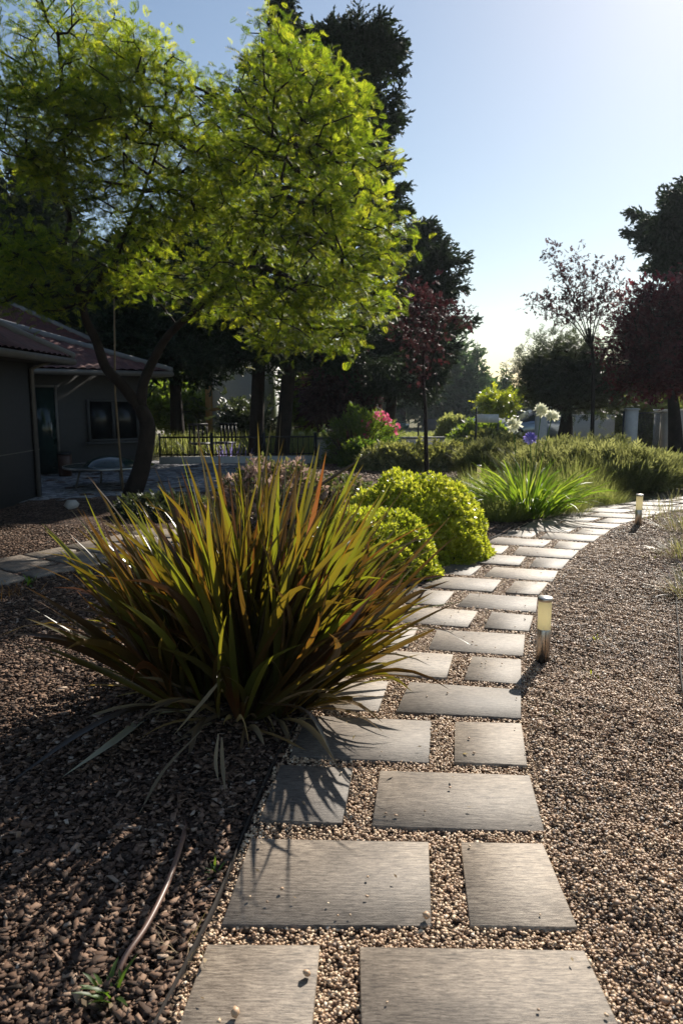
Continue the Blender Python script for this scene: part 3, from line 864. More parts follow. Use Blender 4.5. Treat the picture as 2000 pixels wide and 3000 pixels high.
# ------------------------------------------------------------------ path edging and small things on the ground
b = MB()
LE = LEFT_EDGE[(LEFT_EDGE[:, 1] < 9)]
LEc = curve([(p[0], p[1], .012) for p in LE[::2]], 4)
pts = LEc; t = np.gradient(pts, axis=0); t = unit(t); s_ = np.c_[t[:, 1], -t[:, 0], 0 * t[:, 0]]
n = len(pts)
zj = .006 * np.sin(np.arange(n) * .7)
A = pts - s_ * .0025; B = pts + s_ * .0025
V = np.concatenate([np.c_[A[:, :2], np.full(n, -.03)], np.c_[A[:, :2], (.024 + zj)], np.c_[B[:, :2], (.024 + zj)], np.c_[B[:, :2], np.full(n, -.03)]])
q = []
for r_ in range(4):
    for i in range(n - 1): q.append((r_ * n + i, ((r_ + 1) % 4) * n + i, ((r_ + 1) % 4) * n + i + 1, r_ * n + i + 1))
o = mesh('path_edging', V, [np.array(q)], M['edging']); tag(o, 'thin dark metal edging strip between bark mulch and the main path', 'edging strip')

b = MB()
hp = [G(545, 2395), G(540, 2450), G(522, 2530), G(487, 2630), G(430, 2740), G(365, 2830), G(325, 2905)]
hz = [-.012, .012, .03, .034, .028, .02, -.012]
b.tube(curve([(p.x, p.y, z) for p, z in zip(hp, hz)], 8), .0085, 10)
tag(b.build('garden_hose', M['hose'], smooth=True), 'brown rubber hose half buried in the bark left of the path', 'hose')
b = MB()
hp = [G(1975, 1700), G(1980, 1800), G(1988, 1900), G(1992, 2000), G(2010, 2120)]
b.tube(curve([(p.x, p.y, .03 + .01 * (i % 2)) for i, p in enumerate(hp)], 6), .0045, 6)
tag(b.build('drip_pipe', M['edging'], smooth=True), 'thin grey drip pipe at the right edge of the gravel', 'pipe')
for (u_, v_, r_, lab) in [(898, 2856, .013, 'small pale pebble on the short left slab of the first row'), (690, 2972, .015, 'brown pebble on the short left slab nearest the photo bottom'),
                        (1248, 2688, .016, 'dark pebble on the right end of the second row long slab')]:
    p = G(u_, v_, .03)
    V, F, tt = lumps(iV, iF, np.array([[p.x, p.y, .026 + r_ * .7]]), np.array([[r_, r_ * .8, r_ * .75]]), rotmats(1), np.array([.5]), .08)
    tag(mesh('pebble', V, [F], M['pebble'], tint=tt, smooth=True), lab, 'pebble', 'loose pebbles on the slabs')
for (u_, v_) in [(1235, 2725), (1610, 2495), (1445, 1968)]: pass
# pale rock and orange stones
def rock(u_, v_, rx, rz_, lab):
    p = G(u_, v_); V, F, tt = lumps(iV, iF, np.array([[p.x, p.y, rz_ * .5]]), np.array([[rx, rx * .7, rz_]]), rotmats(1, tilt=.1), np.array([.8]), .12)
    tag(mesh('rock', V, [F], M['stone'], tint=tt, smooth=False), lab, 'rock', 'rocks in the garden')
rock(212, 1487, .16, .08, 'white rock at the edge of the cobbled terrace')
rock(1770, 2030, .02, .012, 'small pale stone half way down the gravel bed')
rock(1985, 1720, .03, .02, 'pale stone beside the drip pipe')

def weed(u_, v_, n_, h_, lab, mat='grass', spread=.03, w=.006):
    p = G(u_, v_); r = np.random.default_rng(int(u_ + v_))
    P = np.c_[p.x + r.normal(size=n_) * spread, p.y + r.normal(size=n_) * spread, np.full(n_, p.z)]
    V, F, tn, ed = blades(P, r.uniform(0, 6.28, n_), r.uniform(.4, 1.4, n_), r.uniform(.5, 1, n_) * h_, np.full(n_, w), r.uniform(.2, 1.2, n_), 4, r=r)
    tag(mesh('weed', V, [F], M[mat], tint=tn), lab, 'weed', 'small weeds')
weed(318, 2925, 16, .11, 'bright green weed beside the hose end', 'strap', .012, .012)
weed(632, 2555, 8, .05, 'tiny green weed at the edging of the second row', 'strap', .01, .008)
weed(88, 1715, 10, .14, 'small green seedling next to the side path', 'strap', .02, .02)
weed(30, 1745, 60, .14, 'rusty dry tuft at the left edge below the side path', 'orange', .12)
weed(1745, 1875, 14, .05, 'yellow-green weed in the middle of the gravel', 'lime', .025)
weed(1730, 1985, 16, .05, 'low yellow weed below the first bollard on gravel', 'lime', .03)
weed(1620, 2090, 10, .05, 'pale weed by the bollard shadow', 'lime', .03)
weed(1900, 1640, 20, .07, 'yellow-green weed at the foot of the lavender', 'lime', .05)
weed(545, 2800, 14, .12, 'dry grey twig lying against the path edging', 'deadleaf', .03, .003)

# ------------------------------------------------------------------ bollard lights
def bollard(p, label):
    t = thing('bollard_light', (p.x, p.y, 0), label, 'garden light', 'steel bollard lights along the path')
    b = MB(); b.lathe((0, 0, 0), [(.0, -.03), (.0385, -.03), (.0385, .198), (.036, .203)], 32); b.build('post', M['steel'], t, True, True)
    b = MB(); b.box((-.0015, -.0405, .0), (.0015, -.0383, .198)); b.build('seam', M['edging'], t, False, True)
    b = MB(); b.lathe((0, 0, 0), [(.0375, .2035), (.0375, .3675)], 32); b.build('diffuser', M['diffuser'], t, True, True)
    b = MB(); b.lathe((0, 0, 0), [(.034, .368), (.0415, .368), (.0425, .370), (.0425, .386), (.040, .3895), (.0, .391)], 32); b.build('cap', M['steel'], t, True, True)
    return t
bollard(G(1588, 1941), 'nearest steel bollard light with cream diffuser, on gravel beside the path')
bollard(G(1867, 1543), 'smaller distant bollard light standing where the path bends right')
pb = at(1403, 1362, 12.4)
bollard(Vector((pb.x, pb.y, 0)), 'far bollard light half hidden by grass near slim plum trunk')

# ------------------------------------------------------------------ THE FLAX
def flax():
    r = np.random.default_rng(42)
    c = np.array([-.50, 3.48, 0.0])
    root = thing('flax_plant', tuple(c), 'big bronze and green flax with sword leaves fanning beside the path', 'flax plant')
    # about twenty leaf fans
    P, az, el, L, W, bend, tint = [], [], [], [], [], [], []
    for k in range(92):
        a0 = r.uniform(0, 2 * np.pi); rad = .36 * r.uniform(0, 1) ** .6
        cx, cy = c[0] + 1.0 * rad * math.cos(a0), c[1] + .8 * rad * math.sin(a0)
        lean = .08 + .74 * (rad / .36) ** 1.25 * r.uniform(.6, 1.1) * (1 - .22 * max(0, -math.sin(a0)))      # lean away from vertical
        fa = a0 + r.normal() * .6
        nb = r.integers(6, 10); spread = r.uniform(.28, .5); tw = r.uniform(0, np.pi)
        tb = np.clip(r.normal(.5, .2), .02, .9)
        dirc = np.array([math.sin(lean) * math.cos(fa), math.sin(lean) * math.sin(fa), math.cos(lean)])
        side = np.cross(dirc, [0, 0, 1.0]); side /= np.linalg.norm(side) + 1e-6
        upv = np.cross(side, dirc); sd = side * math.cos(tw) + upv * math.sin(tw)
        for j in range(nb):
            f_ = (j / (nb - 1) - .5) * 2 * spread
            d = dirc * math.cos(f_) + sd * math.sin(f_); d /= np.linalg.norm(d)
            P.append((cx + sd[0] * f_ * .05, cy + sd[1] * f_ * .05, 0)); az.append(math.atan2(d[1], d[0]))
            e = math.asin(np.clip(d[2], -1, 1)); e = max(e, .25); el.append(e)
            L.append((1 - .12 * max(0, -math.cos(fa)) * abs(math.cos(e))) * r.uniform(.85, 1.46) * (1 - .12 * abs(f_) / spread) * (1.04 - .30 * abs(math.cos(e))))
            W.append(r.uniform(.022, .042)); bend.append(r.uniform(.0, .25) + (.35 * math.cos(e) * r.uniform(.1, 1) if r.uniform() > .2 else r.uniform(.4, 1.3)))
            tint.append(np.clip(tb + r.normal() * .2, 0, .89) if r.uniform() > .012 else r.uniform(.92, 1))
    P, az, el, L, W, bend, tint = map(lambda q_: np.array(q_, float), (P, az, el, L, W, bend, tint))
    V, F, tn, ed = blades(P, az, el, L, W, bend, 9, .38, tint, r, twist=1.7, power=2.0, sway=.5)
    V[:, 2] = np.maximum(V[:, 2], .012)
    tn = np.clip(tn + np.tile(np.repeat(np.linspace(.12, -.22, 10), 3), len(P)) * np.repeat(r.uniform(0, 1, len(P)), 30), 0, 1)
    ed = ed * np.repeat((r.uniform(0, 1, len(P)) < .3) * r.uniform(.1, .45, len(P)), 30)
    mesh('foliage', V, [F], M['flax'], root, tint=tn, edge=ed)
    nd = 130; a_ = r.uniform(0, 6.28, nd); q_ = r.uniform(.2, 1, nd)
    Pd = np.c_[c[0] + .42 * q_ * np.cos(a_), c[1] + .34 * q_ * np.sin(a_), np.full(nd, .01)]
    Vd, Fd, td, ed_ = blades(Pd, a_ + r.normal(size=nd) * .5, r.uniform(.05, .9, nd), r.uniform(.2, .6, nd), r.uniform(.012, .03, nd), r.uniform(.3, 1.4, nd), 6, .5, r.uniform(0, .6, nd), r, twist=1.5)
    Vd[:, 2] = np.maximum(Vd[:, 2], .01); mesh('dead_foliage', Vd, [Fd], M['deadleaf'], root, tint=td)
    # long trailing and dried leaves seen at the foot
    def one(name, pts, w, mat, tv=.6):
        C = curve(pts, 5); n = len(C); T_ = unit(np.gradient(C, axis=0)); S = unit(np.cross(T_, [0, 0, 1.0]))
        t = np.linspace(0, 1, n); ww = (np.minimum(1, .35 + 2 * t) * np.clip((1 - t) * 3, .02, 1))[:, None] * w / 2
        V = np.stack([C + S * ww + [0, 0, 1] * ww * .4, C, C - S * ww + [0, 0, 1] * ww * .4], 1).reshape(-1, 3)
        q = [];
        for i in range(n - 1):
            a = i * 3; q += [(a, a + 3, a + 4, a + 1), (a + 1, a + 4, a + 5, a + 2)]
        return mesh(name, V, [np.array(q)], M[mat], root, tint=np.full(len(V), tv), edge=np.zeros(len(V)))
    g = lambda u_, v_, z=0.02: tuple(G(u_, v_, z))
    o = one('trailing_leaf', [g(560, 2080, .1), at(440, 2100, 3.3), g(330, 2180, .06), g(182, 2277, .03)], .045, 'pale', 1.0); o['label'] = 'leaf drooping to the bark, sky sheen put into its pale green'  # glossy leaf's sky reflection is put in as pale colour
    one('trailing_leaf', [g(540, 2080, .1), g(400, 2080, .16), g(240, 2150, .12), g(0, 2315, .02)], .045, 'flax', .1)
    one('dry_leaf', [at(650, 1990, 3.1), at(590, 2065, 3.05), at(505, 2158, 3.0)], .034, 'deadleaf', .9)
    one('dry_leaf', [g(640, 2150, .15), g(632, 2230, .08), g(640, 2290, .05)], .014, 'deadleaf', .8)
    one('dry_leaf', [g(650, 2160, .12), g(652, 2240, .05), g(660, 2320, .02)], .016, 'deadleaf', .7)
    one('dry_leaf', [g(590, 2140, .12), g(480, 2260, .05), g(400, 2400, .01)], .014, 'deadleaf', .4)
    one('trailing_leaf', [g(760, 2060, .25), g(900, 2090, .22), g(985, 2235, .03)], .03, 'flax', .15)
    one('trailing_leaf', [at(640, 1700, 3.7), at(500, 1730, 3.6), at(300, 1880, 3.5), at(90, 1780, 3.45)], .045, 'flax', .5)
    one('trailing_leaf', [at(840, 1750, 3.8), at(1000, 1790, 3.85), at(1180, 1790, 3.9), at(1355, 1762, 4.0)], .045, 'flax', .85)
    one('trailing_leaf', [at(830, 1830, 3.7), at(1000, 1850, 3.8), at(1270, 1845, 3.9)], .05, 'flax', .8)
    one('trailing_leaf', [at(820, 1500, 3.9), at(950, 1420, 4.0), at(1105, 1315, 4.1)], .06, 'flax', .1)
    one('trailing_leaf', [at(800, 1700, 3.6), at(810, 1450, 3.6), at(823, 1205, 3.6)], .045, 'flax', .35)
flax()

# ------------------------------------------------------------------ shrubs
def dome_bush(name, label, cat, c, rad, n, T, mat, size, seed=1, group=None, up=.25, stems=True, tmean=.5, rough=.09, inner=.35, spread=.5):
    r = np.random.default_rng(seed)
    z0 = float(hgt(c[0], c[1]))
    root = thing(name, (c[0], c[1], z0), label, cat, group)
    d = unit(r.normal(size=(n, 3))); d[:, 2] = np.abs(d[:, 2]) * 1.0 - .12; d = unit(d)
    lump = 1 + rough * (np.sin(d[:, 0] * 7 + seed) * np.sin(d[:, 1] * 6 + 2 * seed) + .7 * np.sin(d[:, 2] * 11 + d[:, 0] * 9)) 
    rr = np.where(r.uniform(0, 1, n) < inner, r.uniform(.45, .95, n), r.uniform(.93, 1.04, n)) * lump
    P = np.array([c[0], c[1], z0]) + d * rr[:, None] * np.array(rad)
    P[:, 2] = np.maximum(P[:, 2], z0 + .02)
    D = unit(d + r.normal(size=P.shape) * spread + np.array([0, 0, up]))
    tn = np.clip(tmean + r.normal(size=n) * .2, 0, 1)
    V, F, tt = scatter(T, P, D, size * r.uniform(.7, 1.3, n), roll=r.uniform(-3, 3, n), tint=tn, r=r)
    mesh('foliage', V, [F], mat, root, tint=tt)
    if stems:
        b = MB()
        for k in range(9):
            a = r.uniform(0, 6.28); p0 = np.array([c[0] + .05 * math.cos(a), c[1] + .05 * math.sin(a), z0 - .02])
            p1 = np.array([c[0] + rad[0] * .65 * math.cos(a), c[1] + rad[1] * .65 * math.sin(a), z0 + rad[2] * .6])
            b.tube([p0, (p0 + p1) / 2 + [0, 0, .1 * rad[2]], p1], [.012, .009, .004], 5)
        b.build('stem', M['bark'], root)
    return root
dome_bush('rounded_shrub', 'large glossy lime-yellow dome shrub beside the path, right of the flax', 'shrub', (.70, 7.05), (.72, .64, .76), 6800, TR_, M['lime'], .048, 3, inner=.35, rough=.05)
dome_bush('rounded_shrub', 'lower lime-yellow shrub lobe half hidden behind flax leaves', 'shrub', (.24, 6.25), (.60, .55, .54), 4600, TR_, M['lime'], .046, 4, inner=.35, rough=.05)
dome_bush('flowering_shrub', 'low shrub with pale pink bracts behind the flax', 'shrub', (-.80, 8.2), (.62, .5, .70), 2200, TS, M['pinkleaf'], .11, 5, tmean=.62, rough=.16)
dome_bush('flowering_shrub', 'smaller pink-tinged green shrub between flax and lime shrub', 'shrub', (-.15, 8.6), (.5, .45, .52), 1200, TS, M['pinkleaf'], .1, 6, tmean=.38, rough=.16)
dome_bush('low_shrub', 'dark low shrub at the foot of the feathery tree', 'shrub', (-2.3, 9.4), (.6, .4, .22), 700, TS, M['olive'], .1, 7, tmean=.3)
for i, (u_, y_, ru, h_, mt, lab, tm) in enumerate([
    (1135, 15.6, 70, .45, 'pale', 'pale variegated mound left of the row by the slim plum trunk', .6),
    (1200, 15.3, 75, .48, 'pale', 'pale variegated mound just left of the slim plum trunk', .6),
    (1300, 15.6, 70, .46, 'pale', 'pale variegated mound just right of the slim plum trunk', .55),
    (1360, 16.6, 50, .45, 'olive', 'dark leafy low shrub between pale mounds and grassy bushes', .3),
    (1060, 16.2, 55, .5, 'green', 'green low shrub under the pink flowers', .3),
    (1465, 17.5, 50, .55, 'olive', 'dark low shrub behind the white flower heads', .2),
    (1440, 20.9, 55, .45, 'pale', 'straggly pale shrub under the blank sign board', .45),
    (1380, 32.0, 35, .5, 'orange', 'rust coloured dry shrub far behind beside pale road', .0),
    (1325, 32.0, 40, 1.0, 'grass', 'tall pale grassy bush far behind beside pale road', .7),
    (1400, 28.0, 70, .7, 'green', 'bright green low bush left of the sign board foot', .6)]):
    p = at(u_, 1300, y_); k = mpp(y_)
    dome_bush('garden_shrub', lab, 'shrub', (p.x, y_), (ru * k, ru * k * .8, h_), 1500, TS, M[mt], .13 if y_ < 20 else .25, 20 + i, tmean=tm, rough=.15, stems=False, group='low shrubs behind the path')

def stem_bush(name, label, cat, c, rx, ry, h_, n, mat, seed, w=.006, group=None, lean=.7, tm=.5, seg=4):
    """bush of fine upright stems (rosemary, lavender, grasses)"""
    r = np.random.default_rng(seed); z0 = float(hgt(c[0], c[1]))
    root = thing(name, (c[0], c[1], z0), label, cat, group)
    a = r.uniform(0, 6.28, n); q_ = r.uniform(0, 1, n) ** .5
    P = np.c_[c[0] + rx * q_ * np.cos(a), c[1] + ry * q_ * np.sin(a), np.full(n, z0)]
    el = np.clip(1.5 - lean * q_ * r.uniform(.3, 1.2, n) , .25, 1.55)
    L = h_ * (1.1 - .35 * q_) * r.uniform(.55, 1.15, n)
    V, F, tn, ed = blades(P, a + r.normal(size=n) * .5, el, L, w * r.uniform(.6, 1.4, n), r.uniform(.0, .6, n), seg, .2, np.clip(tm + r.normal(size=n) * .22, 0, 1), r)
    mesh('foliage', V, [F], M[mat] if isinstance(mat, str) else mat, root, tint=tn)
    return root, P, a, L

def needle_bush(name, label, c, rx, ry, h_, seed, mat='rosemary', group='rosemary bushes beside the path', nst=420):
    r = np.random.default_rng(seed); z0 = float(hgt(c[0], c[1]))
    root = thing(name, (c[0], c[1], z0), label, 'bush', group)
    n = nst; a = r.uniform(0, 6.28, n); q_ = r.uniform(0, 1, n) ** .5
    px, py = c[0] + rx * q_ * np.cos(a), c[1] + ry * q_ * np.sin(a)
    zt = h_ * np.sqrt(np.clip(1 - .8 * q_ ** 2, 0, 1)) * r.uniform(.6, 1.08, n)
    reps = 5
    P = np.repeat(np.c_[px, py, np.zeros(n)], reps, 0); f_ = np.tile(np.linspace(.15, .92, reps), n)
    P[:, 2] = z0 + np.repeat(zt, reps) * f_; P[:, 0] += np.repeat(np.cos(a) * q_, reps) * f_ * .12; P[:, 1] += np.repeat(np.sin(a) * q_, reps) * f_ * .12
    P += r.normal(size=P.shape) * .02
    D = unit(np.c_[np.repeat(np.cos(a) * q_ * .6, reps), np.repeat(np.sin(a) * q_ * .6, reps), np.ones(n * reps)] + r.normal(size=P.shape) * .3)
    V, F, tt = scatter(TSN, P, D, .17 * r.uniform(.7, 1.3, len(P)), roll=r.uniform(-3, 3, len(P)), tint=np.clip(.5 + r.normal(size=len(P)) * .2, 0, 1), r=r)
    mesh('foliage', V, [F], M[mat], root, tint=tt)
    k2 = nst; a = r.uniform(0, 6.28, k2); q_ = r.uniform(0, 1, k2) ** .5
    P = np.c_[c[0] + rx * q_ * np.cos(a), c[1] + ry * q_ * np.sin(a), np.full(k2, z0)]
    V, F, tn, ed = blades(P, a, np.clip(1.5 - .5 * q_, .3, 1.5), h_ * r.uniform(.7, 1.3, k2), np.full(k2, .006), r.uniform(.1, .8, k2), 5, .2, r.uniform(.4, 1, k2), r)
    mesh('seed_stems', V, [F], M['grass'], root, tint=tn)
    return root
for i, (u_, y_, ru, h_, lab) in enumerate([
    (1640, 12.6, 130, .72, 'tall feathery rosemary bush behind the purple agapanthus flower'),
    (1760, 12.2, 120, .70, 'feathery rosemary bush below the big plum tree'),
    (1850, 11.9, 110, .66, 'dark rosemary bush right behind the far bollard light'),
    (1930, 12.4, 90, .5, 'lowest rosemary bush by the driveway edge'),
    (1560, 13.6, 100, .62, 'grey-green bush left of and behind the agapanthus'),
    (1740, 14.2, 130, .72, 'rosemary bush farthest back in front of gate pier'),
    (1430, 14.0, 70, .62, 'rounded grey-green bush right of the far bollard light'),
    (1500, 14.8, 60, .7, 'narrow grey-green bush under the small white flower head')]):
    p = at(u_, 1300, y_); k = mpp(y_)
    needle_bush('rosemary_bush', lab, (p.x, y_), ru * k, ru * k * .8, h_, 60 + i, nst=520)
for i, (u_, y_, ru, h_, n_, lab) in enumerate([
    (1420, 9.6, 80, .55, 1500, 'fine green grass clump left of the agapanthus at the shrub edge'),
    (1400, 10.8, 85, .55, 1500, 'tall pale grass clump in front of far bollard light'),
    (1480, 9.0, 65, .36, 1000, 'short yellowish grass tuft at the path edge below the agapanthus'),
    (1640, 9.6, 90, .38, 1200, 'wispy grass clump right of the agapanthus by the slabs'),
    (1760, 10.5, 80, .34, 900, 'wispy grass clump left of the distant bollard'),
    (1540, 11.0, 90, .62, 900, 'tall seeding grass behind the agapanthus leaves'),
    (1690, 11.1, 90, .66, 1000, 'tall seeding grass in front of the rosemary')]):
    p = at(u_, 1400, y_); k = mpp(y_)
    stem_bush('grass_clump', lab, 'grass clump', (p.x, y_), ru * k, ru * k * .55, h_, n_, 'grass', 90 + i, .005, 'grass clumps beside the path', lean=.9)
# agapanthus
def agap():
    r = np.random.default_rng(8); c = (2.42, 9.35)
    root = thing('agapanthus_plant', (c[0], c[1], 0), 'bright green strap-leaved agapanthus with white and violet flower heads', 'flowering plant')
    n = 380; a = r.uniform(0, 6.28, n); q_ = r.uniform(0, 1, n) ** .5
    P = np.c_[c[0] + .38 * q_ * np.cos(a), c[1] + .3 * q_ * np.sin(a), np.zeros(n)]
    V, F, tn, ed = blades(P, a + r.normal(size=n) * .3, np.clip(1.5 - .75 * q_, .5, 1.5), r.uniform(.45, .95, n), r.uniform(.014, .03, n), r.uniform(.1, 1.5, n), 7, .3, None, r, twist=1.0)
    V[:, 2] = np.maximum(V[:, 2], .01)
    mesh('foliage', V, [F], M['strap'], root, tint=tn)
    for (u_, v_, y_, mt, rad) in [(1552, 1288, 9.6, 'blueflower', .115), (1585, 1203, 9.9, 'whiteflower', .115), (1617, 1219, 9.7, 'whiteflower', .105), (1503, 1248, 9.8, 'whiteflower', .13)]:
        p = np.array(at(u_, v_, y_)); b = MB()
        p0 = np.array([c[0] + .1 * r.normal(), c[1] + .1 * r.normal(), .0])
        mid = (p0 + p) / 2 + [.02, 0, .0]
        b.tube(curve([p0, mid, p], 5), .006, 6)
        st = b.build('flower_stalk', M['strap'], root, tint=np.full(sum(len(q) for q in b.V), .3))
        n2 = 20; d = rand_dirs(n2, .5, r)
        V, F, tt = scatter(TFL, np.tile(p, (n2, 1)), d, rad * r.uniform(.6, 1.25, n2), roll=r.uniform(-3, 3, n2), r=r)
        mesh('flower_head', V, [F], M[mt], st, tint=tt)
agap()
# lavender at the right edge
for i, (u_, v_, h_, lab) in enumerate([(1985, 1560, .3, 'lavender with violet tips at the right edge, topmost'), (1990, 1640, .3, 'lavender bush at the right edge by the yellow-green weed'), (2040, 1760, .34, 'lavender bush lowest at the right edge')]):
    p = G(u_, v_)
    stem_bush('lavender_plant', lab, 'lavender', (p.x + .25, p.y + .1), .38, .34, h_, 520, 'lav', 140 + i, .006, 'lavender plants along the right edge', lean=1.1, tm=.5)
for i, (u_, v_) in enumerate([(1930, 1500), (1960, 1470), (1900, 1520)]):
    p = G(u_, v_)
    stem_bush('sprawling_twigs', ['twiggy violet-grey stems over the slabs at the path bend', 'twiggy stems furthest along the right path edge', 'sparse twigs beside the distant bollard'][i], 'plant', (p.x + .1, p.y), .4, .2, .22, 130, 'lav', 150 + i, .005, 'twiggy stems by the path bend', lean=1.3)

# meadow grass
r = rng; n = 60000
y = 19.8 + 37 * r.uniform(0, 1, n) ** 1.3; x = r.uniform(-.05, .32, n) * y; P = np.c_[x, y, hgt(x, y)]
V, F, tn, ed = blades(P, r.uniform(0, 6.28, n), r.uniform(.9, 1.5, n), r.uniform(.15, .42, n), y * .0009, r.uniform(.1, .7, n), 2, .1, None, r)
o = mesh('meadow_grass', V, [F], M['grass'], tint=tn); tag(o, 'rough sunlit grass field beyond the low wall', 'grass', kind='stuff')
n = 7000; x = r.uniform(-5.5, 0, n); y = r.uniform(20.5, 25, n); P = np.c_[x, y, hgt(x, y)]
V, F, tn, ed = blades(P, r.uniform(0, 6.28, n), r.uniform(.9, 1.5, n), r.uniform(.3, .8, n), np.full(n, .02), r.uniform(.1, .7, n), 2, .1, None, r)
o = mesh('tall_pale_grass', V, [F], M['grass'], tint=tn); tag(o, 'tall pale grass beyond the black railing', 'grass', kind='stuff')

# ------------------------------------------------------------------ TREES
def pts(*a): return np.array([at(*q) for q in a])
# feathery tree
t1 = [Vector((*G(378, 1472)[:2], -.05))] + [at(*q) for q in [(395, 1430, 10.7), (417, 1363, 10.7), (433, 1252, 10.7), (410, 1190, 10.7)]]
Y0 = 10.7
tr1 = curve([tuple(p) for p in t1], 5)
tr2 = curve([tuple(at(410, 1195, Y0)), tuple(at(357, 1127, Y0 - .1)), tuple(at(310, 1075, Y0 - .2)), tuple(at(283, 1000, Y0 - .3)), tuple(at(252, 935, Y0 - .4)), tuple(at(230, 840, Y0 - .5)), tuple(at(185, 740, Y0 - .6)), tuple(at(205, 640, Y0 - .5)), tuple(at(170, 520, Y0 - .7)), tuple(at(190, 420, Y0 - .6)), tuple(at(160, 300, Y0 - .8))], 4)
tr3 = curve([tuple(at(412, 1195, Y0)), tuple(at(422, 1120, Y0 - .05)), tuple(at(455, 1045, Y0 - .1)), tuple(at(500, 975, Y0 - .2)), tuple(at(600, 885, Y0 - .5)), tuple(at(720, 780, Y0 - .8)), tuple(at(800, 600, Y0 - 1.0)), tuple(at(850, 420, Y0 - 1.1))], 4)
tr4 = curve([tuple(at(240, 880, Y0 - .45)), tuple(at(330, 760, Y0 - .7)), tuple(at(420, 560, Y0 - .8)), tuple(at(480, 380, Y0 - .8))], 4)
def lin(a, b_, n): return np.linspace(a, b_, n)
ells = [ell(800, 150, 9.7, 90, 60, .6), ell(860, 270, 9.6, 150, 90, 1.0), ell(1010, 320, 9.5, 70, 60, .5), ell(960, 450, 9.4, 150, 110, 1.1), ell(1090, 470, 9.4, 50, 50, .4), ell(1020, 620, 9.3, 140, 80, .9), ell(1150, 660, 9.3, 60, 40, .4), ell(880, 680, 9.5, 180, 110, 1.2), ell(860, 930, 9.5, 200, 70, 1.2), ell(700, 440, 9.8, 150, 120, 1.1), ell(700, 640, 9.8, 150, 90, 1.1),
        ell(1110, 770, 9.4, 90, 40, .5), ell(1080, 890, 9.4, 90, 45, .6), ell(960, 820, 9.4, 140, 60, .9), ell(1000, 990, 9.4, 90, 35, .5), ell(660, 850, 9.8, 160, 80, 1.0), ell(800, 1010, 9.5, 80, 30, .4),
        ell(200, 90, 9.9, 190, 90, 1.3), ell(350, 200, 9.8, 150, 90, 1.0), ell(60, 250, 9.9, 150, 110, 1.0), ell(230, 330, 9.8, 180, 120, 1.2), ell(120, 420, 9.7, 150, 100, 1.1), ell(300, 470, 10.2, 180, 90, 1.1), ell(430, 370, 9.9, 130, 100, .9), ell(540, 240, 9.8, 60, 50, .5), ell(575, 430, 9.9, 110, 90, .9), ell(540, 590, 9.9, 120, 90, .9), ell(620, 290, 9.8, 60, 50, .5), ell(470, 170, 9.8, 25, 40, .3), ell(280, 590, 9.9, 150, 60, .8), ell(300, 800, 9.9, 220, 90, 1.1), ell(40, 760, 9.9, 150, 100, 1.0), ell(110, 870, 9.9, 130, 45, .9), ell(90, 500, 9.9, 120, 50, .7), ell(470, 660, 9.9, 100, 60, .8), ell(200, 330, 9.9, 140, 40, .9)]
tree('feathery_tree', 'leaning tree with feathery yellow-green crown in front of the house', 'tree', [tr1, tr2, tr3, tr4],
     [lin(.155, .10, len(tr1)), lin(.085, .012, len(tr2)), lin(.085, .012, len(tr3)), lin(.05, .01, len(tr4))], ells, 2400, TF, M['jac'], .13, per=10, bark='darkbark',
     up=.2, spread=.7, shell=.5, jit=.10, step=.25, rtip=.0055, rmax=.05, outw=.6, seed=5, seg=12, roll=.7, flat=.7, lumps=22)

# dark cypresses
def conifer(name, label, y, base_u, rb, pads, n, size, seed, top=None, mat='cyp', group=None, per=9, T=TC, spread=.55, up=.25, base_v=None, jit=.2, bark='darkbark', hgt0=None):
    p = at(base_u, 1200, y); z0 = float(hgt(p.x, y))
    tu, tv = top if top else pads[0][:2]
    q_ = at(tu, tv, y)
    tr = curve([(p.x, y, z0 - .05), ((p.x * .7 + q_.x * .3), y, z0 + (q_.z - z0) * .45), tuple(q_)], 8)
    es = [ell(a, b_, y + dy, ru, rv, rd) for (a, b_, dy, ru, rv, rd) in pads]
    return tree(name, label, 'tree', [tr], [lin(rb, .03, len(tr))], es, n, T, M[mat], size, per=per, group=group, up=up, spread=spread, shell=.6, jit=jit, step=.6,
                rtip=.012, rmax=rb * .5, outw=.9, seed=seed, bark=bark, flat=.6)
CG = 'dark conifers behind the feathery tree'
